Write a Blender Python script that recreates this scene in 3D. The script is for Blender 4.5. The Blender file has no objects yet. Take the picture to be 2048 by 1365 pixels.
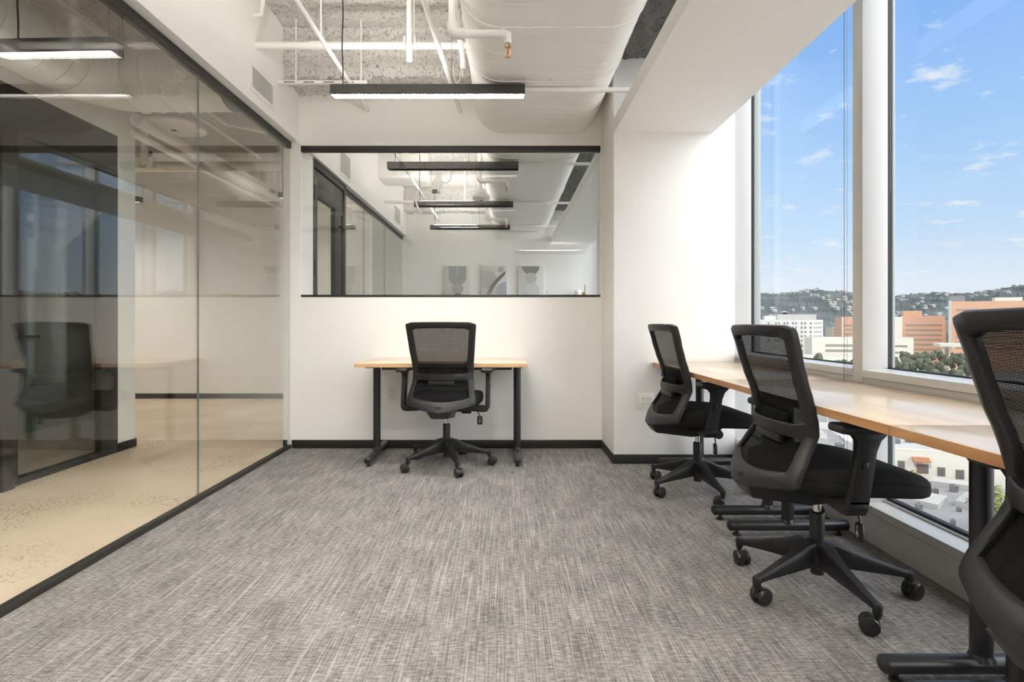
import bpy, bmesh, math, random
from mathutils import Vector, Matrix, noise
random.seed(7)
C = bpy.context.scene.collection
SC = bpy.context.scene
PI = math.pi

# ------------------------------------------------------------------ camera
CAMZ = 1.02
FPX = 1085.0
cd = bpy.data.cameras.new('camera')
cam = bpy.data.objects.new('camera', cd)
C.objects.link(cam)
cam.location = (0, 0, CAMZ)
cam.rotation_euler = (PI / 2, 0, 0)
cd.sensor_width = 36
cd.lens = 36 * FPX / 2048
cd.shift_x = (1024 - 1011) / 2048
cd.shift_y = (646 - 682.5) / 2048
cd.clip_start = 0.02
cd.clip_end = 9000
SC.camera = cam

# ------------------------------------------------------------------ world
def build_world():
    w = bpy.data.worlds.new('sky')
    SC.world = w
    w.use_nodes = True
    nt = w.node_tree
    nt.nodes.clear()
    N, L = nt.nodes.new, nt.links.new
    tc = N('ShaderNodeTexCoord')
    sep = N('ShaderNodeSeparateXYZ')
    L(tc.outputs['Generated'], sep.inputs[0])
    ramp = N('ShaderNodeValToRGB')
    cr = ramp.color_ramp
    cr.elements[0].position = 0.0
    cr.elements[0].color = (0.86, 0.90, 0.98, 1)
    cr.elements[1].position = 1.0
    cr.elements[1].color = (0.22, 0.43, 0.88, 1)
    for p, c in ((0.06, (0.80, 0.88, 1.0, 1)), (0.14, (0.58, 0.77, 1.0, 1)), (0.27, (0.40, 0.64, 1.0, 1)), (0.42, (0.28, 0.52, 0.98, 1))):
        e = cr.elements.new(p)
        e.color = c
    L(sep.outputs['Z'], ramp.inputs['Fac'])
    # clouds: direction projected on a flat layer
    add = N('ShaderNodeMath'); add.operation = 'ADD'; add.inputs[1].default_value = 0.18
    L(sep.outputs['Z'], add.inputs[0])
    dx = N('ShaderNodeMath'); dx.operation = 'DIVIDE'
    dy = N('ShaderNodeMath'); dy.operation = 'DIVIDE'
    L(sep.outputs['X'], dx.inputs[0]); L(add.outputs[0], dx.inputs[1])
    L(sep.outputs['Y'], dy.inputs[0]); L(add.outputs[0], dy.inputs[1])
    com = N('ShaderNodeCombineXYZ')
    L(dx.outputs[0], com.inputs[0]); L(dy.outputs[0], com.inputs[1])
    mp = N('ShaderNodeMapping')
    mp.inputs['Location'].default_value = (2.3, 0.4, 0)
    mp.inputs['Scale'].default_value = (2.6, 3.0, 1)
    L(com.outputs[0], mp.inputs[0])
    no = N('ShaderNodeTexNoise')
    no.inputs['Scale'].default_value = 2.2
    no.inputs['Detail'].default_value = 9
    no.inputs['Roughness'].default_value = 0.62
    L(mp.outputs[0], no.inputs['Vector'])
    cl = N('ShaderNodeMapRange')
    cl.inputs['From Min'].default_value = 0.575
    cl.inputs['From Max'].default_value = 0.74
    # cover thickens towards the zenith
    cv = N('ShaderNodeMapRange')
    cv.inputs['From Min'].default_value = 0.42; cv.inputs['From Max'].default_value = 0.9
    cv.inputs['To Min'].default_value = 0.0; cv.inputs['To Max'].default_value = 0.22
    L(sep.outputs['Z'], cv.inputs['Value'])
    ca = N('ShaderNodeMath'); ca.operation = 'ADD'
    L(no.outputs['Fac'], ca.inputs[0]); L(cv.outputs[0], ca.inputs[1])
    L(ca.outputs[0], cl.inputs['Value'])
    mix = N('ShaderNodeMix'); mix.data_type = 'RGBA'
    L(cl.outputs[0], mix.inputs['Factor'])
    L(ramp.outputs[0], mix.inputs['A'])
    mix.inputs['B'].default_value = (0.95, 0.95, 0.98, 1)
    bg = N('ShaderNodeBackground')
    bg.inputs['Strength'].default_value = SKY_STRENGTH
    L(mix.outputs['Result'], bg.inputs['Color'])
    out = N('ShaderNodeOutputWorld')
    L(bg.outputs[0], out.inputs[0])

SKY_STRENGTH = 0.63
LAMP_STRENGTH = 106.0
TOP_FILL_STRENGTH = 180.0
build_world()

sd = bpy.data.lights.new('sun', 'SUN')
sd.energy = 1.3
sd.angle = math.radians(2)
sd.color = (1.0, 0.95, 0.88)
sun = bpy.data.objects.new('sun', sd)
C.objects.link(sun)
sun.rotation_euler = Vector((0.5, 0.62, -0.75)).to_track_quat('-Z', 'Y').to_euler()

# second, broad sun added to fill the window side with daylight
hd = bpy.data.lights.new('daylight_fill', 'SUN')
hd.energy = 3.6
hd.angle = math.radians(75)
hd.color = (1.0, 0.985, 0.96)
fill_sun = bpy.data.objects.new('daylight_fill', hd)
C.objects.link(fill_sun)
fill_sun.rotation_euler = Vector((-0.86, 0.30, -0.50)).to_track_quat('-Z', 'Y').to_euler()

vs = SC.view_settings
vs.view_transform = 'Standard'
vs.look = 'None'
vs.gamma = 1
vs.use_curve_mapping = False
vs.exposure = 0.70
SC.cycles.transparent_max_bounces = 24
SC.cycles.max_bounces = 16
SC.cycles.diffuse_bounces = 12
SC.cycles.sample_clamp_indirect = 12

# ------------------------------------------------------------------ materials
def newmat(name):
    m = bpy.data.materials.new(name)
    m.use_nodes = True
    nt = m.node_tree
    return m, nt, nt.nodes['Principled BSDF']

def mat(name, col, rough=0.6, metal=0.0, spec=0.5, bump=0.0, bscale=200, vary=0.0, vscale=8, coat=0.0, stretch=None):
    """plain procedural material: colour with slight noise variation and fine relief"""
    m, nt, b = newmat(name)
    N, L = nt.nodes.new, nt.links.new
    b.inputs['Base Color'].default_value = (*col, 1)
    b.inputs['Roughness'].default_value = rough
    b.inputs['Metallic'].default_value = metal
    b.inputs['Specular IOR Level'].default_value = spec
    b.inputs['Coat Weight'].default_value = coat
    tc = N('ShaderNodeTexCoord')
    vec = tc.outputs['Object']
    if stretch:
        mp = N('ShaderNodeMapping')
        mp.inputs['Scale'].default_value = stretch
        L(vec, mp.inputs[0])
        vec = mp.outputs[0]
    if vary:
        no = N('ShaderNodeTexNoise')
        no.inputs['Scale'].default_value = vscale
        no.inputs['Detail'].default_value = 5
        L(vec, no.inputs['Vector'])
        mr = N('ShaderNodeMapRange')
        mr.inputs['From Min'].default_value = 0.3
        mr.inputs['From Max'].default_value = 0.7
        mr.inputs['To Min'].default_value = 1 - vary
        mr.inputs['To Max'].default_value = 1 + vary
        L(no.outputs['Fac'], mr.inputs['Value'])
        mx = N('ShaderNodeVectorMath'); mx.operation = 'SCALE'
        mx.inputs[0].default_value = col
        L(mr.outputs[0], mx.inputs['Scale'])
        L(mx.outputs[0], b.inputs['Base Color'])
    if bump:
        no = N('ShaderNodeTexNoise')
        no.inputs['Scale'].default_value = bscale
        no.inputs['Detail'].default_value = 3
        L(vec, no.inputs['Vector'])
        bp = N('ShaderNodeBump')
        bp.inputs['Strength'].default_value = bump
        bp.inputs['Distance'].default_value = 0.004
        L(no.outputs['Fac'], bp.inputs['Height'])
        L(bp.outputs[0], b.inputs['Normal'])
    return m

def glass(name, tint=(0.96, 0.98, 0.97), refl=0.04, graze=0.96):
    """thin architectural pane: clear with a Fresnel-weighted mirror on each face"""
    m, nt, b = newmat(name)
    nt.nodes.remove(b)
    N, L = nt.nodes.new, nt.links.new
    lw = N('ShaderNodeLayerWeight'); lw.inputs['Blend'].default_value = 0.5
    pw = N('ShaderNodeMath'); pw.operation = 'POWER'; pw.inputs[1].default_value = 5
    L(lw.outputs['Facing'], pw.inputs[0])
    ma = N('ShaderNodeMath'); ma.operation = 'MULTIPLY_ADD'
    ma.inputs[1].default_value = graze; ma.inputs[2].default_value = refl
    L(pw.outputs[0], ma.inputs[0])
    tr = N('ShaderNodeBsdfTransparent'); tr.inputs[0].default_value = (*tint, 1)
    gl = N('ShaderNodeBsdfGlossy'); gl.inputs['Roughness'].default_value = 0.0
    gl.inputs['Color'].default_value = (1, 1, 1, 1)
    mx = N('ShaderNodeMixShader')
    L(ma.outputs[0], mx.inputs[0]); L(tr.outputs[0], mx.inputs[1]); L(gl.outputs[0], mx.inputs[2])
    L(mx.outputs[0], nt.nodes['Material Output'].inputs[0])
    return m

def emitter(name, col, s):
    m, nt, b = newmat(name)
    b.inputs['Base Color'].default_value = (0.8, 0.8, 0.8, 1)
    b.inputs['Emission Color'].default_value = (*col, 1)
    b.inputs['Emission Strength'].default_value = s
    return m

def carpet_mat():
    m, nt, b = newmat('carpet')
    N, L = nt.nodes.new, nt.links.new
    tc = N('ShaderNodeTexCoord')
    def n(scale, detail=2, rough=0.5):
        mp = N('ShaderNodeMapping'); mp.inputs['Scale'].default_value = scale
        L(tc.outputs['Object'], mp.inputs[0])
        no = N('ShaderNodeTexNoise'); no.inputs['Scale'].default_value = 1
        no.inputs['Detail'].default_value = detail; no.inputs['Roughness'].default_value = rough
        L(mp.outputs[0], no.inputs['Vector'])
        return no.outputs['Fac']
    def contrast(v, lo, hi):
        mr = N('ShaderNodeMapRange'); mr.inputs['From Min'].default_value = lo; mr.inputs['From Max'].default_value = hi
        L(v, mr.inputs['Value'])
        return mr.outputs[0]
    def mixv(a, bb, f):
        mx = N('ShaderNodeMix'); mx.inputs['Factor'].default_value = f
        L(a, mx.inputs['A']); L(bb, mx.inputs['B'])
        return mx.outputs['Result']
    long_ = contrast(n((210, 5.0, 1), 2, 0.6), 0.3, 0.7)      # streaks that run with the room
    cross = contrast(n((34, 120, 1), 3, 0.6), 0.3, 0.7)         # faint cross weave
    fine = contrast(n((330, 190, 1), 2, 0.7), 0.25, 0.75)       # loops
    patch = contrast(n((7, 4.5, 1), 5, 0.65), 0.3, 0.7)
    thin = contrast(n((120, 1.6, 1), 1, 0.5), 0.60, 0.72)      # thin pale lines
    v = mixv(cross, fine, 0.42)
    v = mixv(v, long_, 0.34)
    v = mixv(v, patch, 0.16)
    ramp = N('ShaderNodeValToRGB')
    cr = ramp.color_ramp
    cr.elements[0].position = 0.22; cr.elements[0].color = (0.062, 0.058, 0.053, 1)
    cr.elements[1].position = 0.80; cr.elements[1].color = (0.375, 0.358, 0.334, 1)
    e = cr.elements.new(0.5); e.color = (0.186, 0.176, 0.165, 1)
    L(v, ramp.inputs['Fac'])
    mx = N('ShaderNodeMix'); mx.data_type = 'RGBA'
    ml = N('ShaderNodeMath'); ml.operation = 'MULTIPLY'; ml.inputs[1].default_value = 0.4
    L(thin, ml.inputs[0]); L(ml.outputs[0], mx.inputs['Factor'])
    L(ramp.outputs[0], mx.inputs['A']); mx.inputs['B'].default_value = (0.44, 0.42, 0.40, 1)
    L(mx.outputs['Result'], b.inputs['Base Color'])
    b.inputs['Roughness'].default_value = 0.95
    b.inputs['Specular IOR Level'].default_value = 0.15
    bp = N('ShaderNodeBump'); bp.inputs['Strength'].default_value = 0.5; bp.inputs['Distance'].default_value = 0.004
    L(v, bp.inputs['Height']); L(bp.outputs[0], b.inputs['Normal'])
    return m

def concrete_floor_mat():
    m, nt, b = newmat('polished_concrete')
    N, L = nt.nodes.new, nt.links.new
    tc = N('ShaderNodeTexCoord')
    def n(scale, detail):
        no = N('ShaderNodeTexNoise'); no.inputs['Scale'].default_value = scale; no.inputs['Detail'].default_value = detail
        L(tc.outputs['Object'], no.inputs['Vector'])
        return no.outputs['Fac']
    r = N('ShaderNodeValToRGB'); cr = r.color_ramp
    cr.elements[0].position = 0.3; cr.elements[0].color = (0.68, 0.52, 0.365, 1)
    cr.elements[1].position = 0.7; cr.elements[1].color = (0.84, 0.68, 0.515, 1)
    L(n(1.4, 6), r.inputs['Fac'])
    vo = N('ShaderNodeTexVoronoi'); vo.inputs['Scale'].default_value = 58
    L(tc.outputs['Object'], vo.inputs['Vector'])
    sp = N('ShaderNodeMapRange'); sp.inputs['From Min'].default_value = 0.24; sp.inputs['From Max'].default_value = 0.40
    sp.inputs['To Min'].default_value = 1; sp.inputs['To Max'].default_value = 0
    L(vo.outputs['Distance'], sp.inputs['Value'])
    pt = N('ShaderNodeMapRange'); pt.inputs['From Min'].default_value = 0.48; pt.inputs['From Max'].default_value = 0.62
    L(n(2.1, 5), pt.inputs['Value'])
    mu = N('ShaderNodeMath'); mu.operation = 'MULTIPLY'
    L(sp.outputs[0], mu.inputs[0]); L(pt.outputs[0], mu.inputs[1])
    mu2 = N('ShaderNodeMath'); mu2.operation = 'MULTIPLY'; mu2.inputs[1].default_value = 0.85
    L(mu.outputs[0], mu2.inputs[0])
    mx = N('ShaderNodeMix'); mx.data_type = 'RGBA'
    L(mu2.outputs[0], mx.inputs['Factor']); L(r.outputs[0], mx.inputs['A'])
    mx.inputs['B'].default_value = (0.22, 0.165, 0.115, 1)
    L(mx.outputs['Result'], b.inputs['Base Color'])
    b.inputs['Roughness'].default_value = 0.42
    b.inputs['Specular IOR Level'].default_value = 0.25
    return m

def popcorn_mat(name, light, dark, pit=0.5):
    m, nt, b = newmat(name)
    N, L = nt.nodes.new, nt.links.new
    tc = N('ShaderNodeTexCoord')
    no = N('ShaderNodeTexNoise'); no.inputs['Scale'].default_value = 46; no.inputs['Detail'].default_value = 5
    no.inputs['Roughness'].default_value = 0.65
    L(tc.outputs['Object'], no.inputs['Vector'])
    mr = N('ShaderNodeMapRange'); mr.inputs['From Min'].default_value = 0.31; mr.inputs['From Max'].default_value = 0.47
    L(no.outputs['Fac'], mr.inputs['Value'])
    mx = N('ShaderNodeMix'); mx.data_type = 'RGBA'
    L(mr.outputs[0], mx.inputs['Factor'])
    mx.inputs['A'].default_value = (*dark, 1); mx.inputs['B'].default_value = (*light, 1)  # pits coloured dark, their shade put into the colour
    L(mx.outputs['Result'], b.inputs['Base Color'])
    b.inputs['Roughness'].default_value = 0.95
    bp = N('ShaderNodeBump'); bp.inputs['Strength'].default_value = 1.0; bp.inputs['Distance'].default_value = 0.012
    L(no.outputs['Fac'], bp.inputs['Height']); L(bp.outputs[0], b.inputs['Normal'])
    return m

def wood_mat(name, c1, c2, axis, rough=0.35, coat=0.0, scale=1.0):
    m, nt, b = newmat(name)
    N, L = nt.nodes.new, nt.links.new
    tc = N('ShaderNodeTexCoord')
    mp = N('ShaderNodeMapping')
    s = [28 * scale, 28 * scale, 28 * scale]; s[axis] = 1.6 * scale
    mp.inputs['Scale'].default_value = s
    L(tc.outputs['Object'], mp.inputs[0])
    no = N('ShaderNodeTexNoise'); no.inputs['Scale'].default_value = 1; no.inputs['Detail'].default_value = 6
    no.inputs['Distortion'].default_value = 0.6
    L(mp.outputs[0], no.inputs['Vector'])
    r = N('ShaderNodeValToRGB'); cr = r.color_ramp
    cr.elements[0].position = 0.32; cr.elements[0].color = (*c1, 1)
    cr.elements[1].position = 0.68; cr.elements[1].color = (*c2, 1)
    L(no.outputs['Fac'], r.inputs['Fac']); L(r.outputs[0], b.inputs['Base Color'])
    b.inputs['Roughness'].default_value = rough
    b.inputs['Coat Weight'].default_value = coat
    b.inputs['Coat Roughness'].default_value = 0.12
    return m

M = {}
M['wall'] = mat('wall_paint', (0.885, 0.866, 0.832), 0.55, spec=0.3, bump=0.05, bscale=260, vary=0.012, vscale=3)
M['dim_wall'] = mat('dim_office_wall', (0.22, 0.215, 0.20), 0.7)  # dimness of the unlit office put into the wall colour
M['white_paint'] = mat('white_ceiling_paint', (0.87, 0.85, 0.815), 0.6, spec=0.3, bump=0.04, bscale=120, vary=0.015, vscale=4)
M['duct'] = mat('painted_duct_metal', (0.885, 0.866, 0.832), 0.5, spec=0.35, bump=0.03, bscale=60, vary=0.02, vscale=5)
M['popcorn'] = popcorn_mat('sprayed_fireproofing', (0.70, 0.68, 0.645), (0.22, 0.208, 0.195))
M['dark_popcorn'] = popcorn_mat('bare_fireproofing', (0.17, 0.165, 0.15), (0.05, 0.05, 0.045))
M['popcorn_dim'] = popcorn_mat('dim_fireproofing', (0.42, 0.40, 0.375), (0.16, 0.15, 0.14))  # corridor slab darkened in colour to stand for its lack of light
M['carpet'] = carpet_mat()
M['concrete'] = concrete_floor_mat()
M['black_trim'] = mat('black_rubber_base', (0.018, 0.017, 0.015), 0.5, spec=0.4, vary=0.1, vscale=20)
M['black_metal'] = mat('black_anodised_frame', (0.022, 0.020, 0.017), 0.45, spec=0.5, vary=0.08, vscale=12)
M['alu'] = mat('painted_aluminium', (0.60, 0.59, 0.57), 0.35, spec=0.5, vary=0.015, vscale=6)
M['gasket'] = mat('black_gasket', (0.012, 0.012, 0.011), 0.6)
M['alu_out'] = mat('outer_aluminium', (0.42, 0.44, 0.42), 0.4, vary=0.02)
M['glass'] = glass('clear_glass', (0.965, 0.975, 0.97), 0.015, 0.35)
M['glass_in'] = glass('interior_glass', (0.97, 0.98, 0.975), 0.04)
M['glass_grey'] = glass('partition_glass', (0.93, 0.945, 0.935), 0.07)
M['glass_edge'] = mat('glass_edge', (0.16, 0.19, 0.18), 0.2)
M['plastic'] = mat('black_plastic', (0.014, 0.0136, 0.0128), 0.45, spec=0.38, bump=0.05, bscale=700, vary=0.05, vscale=30)
M['plastic_dark'] = mat('black_smooth_plastic', (0.016, 0.016, 0.015), 0.38, spec=0.5, vary=0.05, vscale=30)
M['fabric'] = mat('black_seat_fabric', (0.015, 0.0148, 0.0142), 0.9, spec=0.15, bump=0.35, bscale=900, vary=0.15, vscale=300)
M['mesh'] = mat('black_mesh_thread', (0.007, 0.007, 0.007), 0.85, spec=0.08, vary=0.1, vscale=200)
M['chrome'] = mat('chrome', (0.75, 0.75, 0.74), 0.12, metal=1.0)
M['powder'] = mat('black_powder_coat', (0.020, 0.020, 0.019), 0.33, spec=0.5, bump=0.04, bscale=900, vary=0.05, vscale=20)
M['maple'] = wood_mat('maple_laminate', (0.64, 0.49, 0.33), (0.74, 0.60, 0.43), 1, 0.30, 0.6)
M['maple_x'] = wood_mat('maple_laminate_across', (0.64, 0.49, 0.33), (0.74, 0.60, 0.43), 0, 0.30, 0.6)
M['edge'] = wood_mat('oiled_wood_edge', (0.42, 0.20, 0.075), (0.56, 0.30, 0.125), 1, 0.45, 0.1, 1.5)
M['edge_x'] = wood_mat('oiled_wood_edge_across', (0.56, 0.34, 0.17), (0.68, 0.45, 0.25), 0, 0.45, 0.1, 1.5)
M['outlet'] = mat('white_outlet_plastic', (0.80, 0.78, 0.74), 0.35, vary=0.01)
M['slot'] = mat('dark_slot', (0.03, 0.03, 0.03), 0.7)
M['brass'] = mat('brass', (0.62, 0.45, 0.22), 0.25, metal=1.0)
M['opal'] = mat('opal_glass', (0.86, 0.85, 0.82), 0.2, coat=0.5)
M['lamp_on'] = emitter('lamp_diffuser_lit', (1.0, 0.965, 0.915), LAMP_STRENGTH)
M['fill_up'] = emitter('added_top_fill', (1.0, 0.965, 0.915), TOP_FILL_STRENGTH)  # glowing tops added to the pendants to brighten the ceilings
M['lamp_dim'] = emitter('lamp_diffuser_dim', (1.0, 0.965, 0.915), 62.0)
M['fill_up_mid'] = emitter('added_top_fill_mid', (1.0, 0.965, 0.915), 42.0)
M['fill_up_soft'] = emitter('added_top_fill_soft', (1.0, 0.965, 0.915), 20.0)
M['lamp_off'] = mat('lamp_diffuser_off', (0.10, 0.10, 0.09), 0.5)
M['red'] = mat('red_bulb', (0.55, 0.05, 0.02), 0.15)
M['white_plastic'] = mat('white_device_plastic', (0.78, 0.76, 0.73), 0.4, vary=0.01)
M['leaf'] = mat('plant_leaf', (0.03, 0.075, 0.025), 0.5, vary=0.25, vscale=20)
M['pot'] = mat('white_ceramic_pot', (0.7, 0.68, 0.65), 0.3, vary=0.02)

# ------------------------------------------------------------------ mesh helpers
def nb():
    return bmesh.new()

def box(bm, x0, x1, y0, y1, z0, z1, bev=0.0, seg=2):
    x0, x1 = min(x0, x1), max(x0, x1); y0, y1 = min(y0, y1), max(y0, y1); z0, z1 = min(z0, z1), max(z0, z1)
    v = [bm.verts.new(p) for p in ((x0, y0, z0), (x1, y0, z0), (x1, y1, z0), (x0, y1, z0), (x0, y0, z1), (x1, y0, z1), (x1, y1, z1), (x0, y1, z1))]
    fs = [bm.faces.new([v[i] for i in f]) for f in ((0, 3, 2, 1), (4, 5, 6, 7), (0, 1, 5, 4), (1, 2, 6, 5), (2, 3, 7, 6), (3, 0, 4, 7))]
    if bev:
        es = list({e for f in fs for e in f.edges})
        bmesh.ops.bevel(bm, geom=es, offset=bev, segments=seg, affect='EDGES', profile=0.5)
    return bm

def hexa(bm, bot, top, bev=0.0, seg=2):
    """box from four bottom and four top corners (both counter-clockwise seen from above)"""
    v = [bm.verts.new(p) for p in list(bot) + list(top)]
    fs = [bm.faces.new([v[i] for i in f]) for f in ((0, 3, 2, 1), (4, 5, 6, 7), (0, 1, 5, 4), (1, 2, 6, 5), (2, 3, 7, 6), (3, 0, 4, 7))]
    if bev:
        bmesh.ops.bevel(bm, geom=list({e for f in fs for e in f.edges}), offset=bev, segments=seg, affect='EDGES', profile=0.5)
    return bm

def prism(bm, poly, axis, a, b, bev=0.0):
    """extrude a 2-D polygon along an axis; for x the plane is (y,z), for y (x,z), for z (x,y)"""
    def p3(p, t):
        return {'x': (t, p[0], p[1]), 'y': (p[0], t, p[1]), 'z': (p[0], p[1], t)}[axis]
    n = len(poly)
    A = [bm.verts.new(p3(p, a)) for p in poly]
    B = [bm.verts.new(p3(p, b)) for p in poly]
    fs = [bm.faces.new(A), bm.faces.new(B[::-1])]
    for i in range(n):
        fs.append(bm.faces.new([A[i], B[i], B[(i + 1) % n], A[(i + 1) % n]]))
    bmesh.ops.recalc_face_normals(bm, faces=fs)
    if bev:
        bmesh.ops.bevel(bm, geom=list({e for f in fs for e in f.edges}), offset=bev, segments=2, affect='EDGES', profile=0.5)
    return bm

def tube(bm, pts, r, n=12, caps=True, closed=False):
    pts = [Vector(p) for p in pts]
    m = len(pts)
    rr = r if isinstance(r, (list, tuple)) else [r] * m
    def tan(i):
        if closed:
            return (pts[(i + 1) % m] - pts[i - 1]).normalized()
        a = pts[max(i - 1, 0)]; b = pts[min(i + 1, m - 1)]
        return (b - a).normalized()
    t = tan(0)
    u = t.orthogonal().normalized()
    rings = []
    for i in range(m):
        t2 = tan(i)
        u = (u - t2 * u.dot(t2)).normalized()
        w = t2.cross(u)
        rings.append([bm.verts.new(pts[i] + (u * math.cos(2 * PI * k / n) + w * math.sin(2 * PI * k / n)) * rr[i]) for k in range(n)])
    for i in range(m if closed else m - 1):
        A, B = rings[i], rings[(i + 1) % m]
        for k in range(n):
            bm.faces.new([A[k], A[(k + 1) % n], B[(k + 1) % n], B[k]])
    if caps and not closed:
        bm.faces.new(rings[0][::-1]); bm.faces.new(rings[-1])
    return bm

def lathe(bm, prof, n=20, c=(0, 0, 0), axis='z'):
    """revolve (r, h) pairs about an axis through c"""
    rings = []
    for r, h in prof:
        ring = []
        for k in range(n):
            a = 2 * PI * k / n
            x, y = r * math.cos(a), r * math.sin(a)
            p = {'z': (x, y, h), 'x': (h, x, y), 'y': (y, h, x)}[axis]
            ring.append(bm.verts.new((p[0] + c[0], p[1] + c[1], p[2] + c[2])))
        rings.append(ring)
    for A, B in zip(rings, rings[1:]):
        for k in range(n):
            bm.faces.new([A[k], A[(k + 1) % n], B[(k + 1) % n], B[k]])
    bm.faces.new(rings[0][::-1]); bm.faces.new(rings[-1])
    return bm

def grid(bm, P):
    """P: rows of points"""
    V = [[bm.verts.new(p) for p in row] for row in P]
    for a, b in zip(V, V[1:]):
        for i in range(len(a) - 1):
            bm.faces.new([a[i], a[i + 1], b[i + 1], b[i]])
    return V

def obj(name, bm, material, parent=None, angle=35, smooth=True):
    me = bpy.data.meshes.new(name)
    bm.normal_update()
    bm.to_mesh(me); bm.free()
    if smooth:
        me.shade_smooth()
        me.set_sharp_from_angle(angle=math.radians(angle))
    me.materials.append(material)
    o = bpy.data.objects.new(name, me)
    C.objects.link(o)
    if parent is not None:
        o.parent = parent
    return o

def tag(o, label, cat, group=None, kind=None):
    if label: o['label'] = label
    if cat: o['category'] = cat
    if group: o['group'] = group
    if kind: o['kind'] = kind
    return o

def thing(name, label, cat, loc=(0, 0, 0), rz=0.0, group=None):
    o = bpy.data.objects.new(name, None)
    o.empty_display_size = 0.05
    C.objects.link(o)
    o.location = loc
    o.rotation_euler = (0, 0, rz)
    return tag(o, label, cat, group)

def struct(name, bm, material, parent=None, label=None, smooth=True):
    o = obj(name, bm, material, parent, smooth=smooth)
    o['kind'] = 'structure'
    if label: o['label'] = label
    if parent is None:
        o['category'] = CATS.get(name.split('_')[0], name.split('_')[0])
    return o
CATS = {'trim': 'trim', 'ceiling': 'ceiling'}

def sempty(name, label, cat):
    o = bpy.data.objects.new(name, None)
    C.objects.link(o)
    o['kind'] = 'structure'
    return tag(o, label, cat)

def dup(root, loc, rz, label=None, group=None):
    def cp(o, parent):
        c = o.copy(); C.objects.link(c)
        if parent is not None: c.parent = parent
        for ch in list(o.children): cp(ch, c)
        return c
    r = cp(root, None)
    r.location = loc; r.rotation_euler = (0, 0, rz)
    if label: r['label'] = label
    if group: r['group'] = group
    return r

def P(px, py, Y):
    """a point at depth Y metres from the eye, measured off the photograph"""
    return Vector(((px - 1011) * Y / FPX, Y, CAMZ + (646 - py) * Y / FPX))
# ------------------------------------------------------------------ the room shell
XL, XG, XHEAD = -1.74, -1.755, -1.678
YB, YB2 = 4.409, 4.577          # demising wall
YF2 = 9.2                       # far wall of the next office
ZC = 3.255
YN = -1.3                       # wall behind the camera
WX = 1.69                       # inner face of curtain wall framing
GX = 1.822                      # outer glass

bm = nb(); box(bm, XL, 1.69, YN, YF2, -0.2, 0.0)
struct('floor', bm, M['carpet'], label='grey streaked loop-pile carpet of the office')
bm = nb(); box(bm, -6.6, XL, YN, YF2, -0.2, 0.0)
struct('floor_corridor', bm, M['concrete'], label='polished beige concrete floor of the corridor')
bm = nb(); box(bm, -6.6, 1.9, YN - 0.1, YF2 + 0.15, ZC + 0.03, ZC + 0.25)
struct('ceiling', bm, M['white_paint'], label='painted concrete slab overhead')
bm = nb(); box(bm, -6.6, -1.84, YN, 7.3, ZC - 0.01, ZC + 0.04)
struct('ceiling_corridor', bm, M['popcorn_dim'], label='sprayed slab over the corridor, greyed to look unlit')
bm = nb(); box(bm, -6.6, 1.95, YN - 0.15, YN, 0, ZC + 0.03)
struct('wall_front', bm, M['wall'], label='white wall behind the viewpoint')

# header above the glass partition (both offices)
bm = nb(); box(bm, -1.83, XHEAD, YN, YB, 2.488, ZC + 0.03)
struct('wall_left', bm, M['wall'], label='white drywall header above the glass partition')
bm = nb(); box(bm, -1.83, XHEAD, YB2, YF2, 2.488, ZC + 0.03)
struct('wall_left_next', bm, M['wall'], label='white drywall header over the glass of the next office')

# demising wall with its interior window
bm = nb()
WL, WR, WB, WT = -1.662, 0.770, 1.240, 2.452
box(bm, -1.806, 0.783, YB, YB2, 0, WB)
box(bm, -1.806, 0.783, YB, YB2, WT, ZC + 0.03)
box(bm, -1.806, WL, YB, YB2, WB, WT)
box(bm, WR, 0.783, YB, YB2, WB, WT)
struct('wall_back', bm, M['wall'], label='white wall with an interior window behind the small desk', smooth=False)
w = sempty('window_1', 'wide interior window with black rails looking into the next office', 'window')
bm = nb(); box(bm, WL, WR, YB + 0.012, YB + 0.022, WB + 0.01, WT - 0.03); obj('pane', bm, M['glass_in'], w)
bm = nb(); box(bm, WL, WR, YB - 0.006, YB + 0.034, 2.411, 2.4585, 0.002); obj('top_rail', bm, M['black_metal'], w)
bm = nb(); box(bm, WL, WR, YB - 0.004, YB + 0.034, 1.229, 1.2475, 0.002); obj('bottom_rail', bm, M['black_metal'], w)

# column at the window
bm = nb(); box(bm, 0.783, 1.66, 3.924, 4.62, 0, ZC + 0.03, 0.003)
struct('column', bm, M['wall'], label='white square column between the desk row and the window')

# baseboards
def baseboard(name, pts, label):
    bm = nb()
    for (x0, x1, y0, y1) in pts:
        box(bm, x0, x1, y0, y1, 0.0, 0.068, 0.002)
    struct(name, bm, M['black_trim'], label=label)
baseboard('baseboard_back', [(-1.735, 0.783, YB - 0.008, YB), (-1.806, -1.772, YB - 0.008, YB)], 'black rubber base along the back wall')
baseboard('baseboard_column', [(0.775, 0.783, 3.916, YB - 0.008), (0.783, 1.66, 3.916, 3.924)], 'black rubber base around the column')

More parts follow.
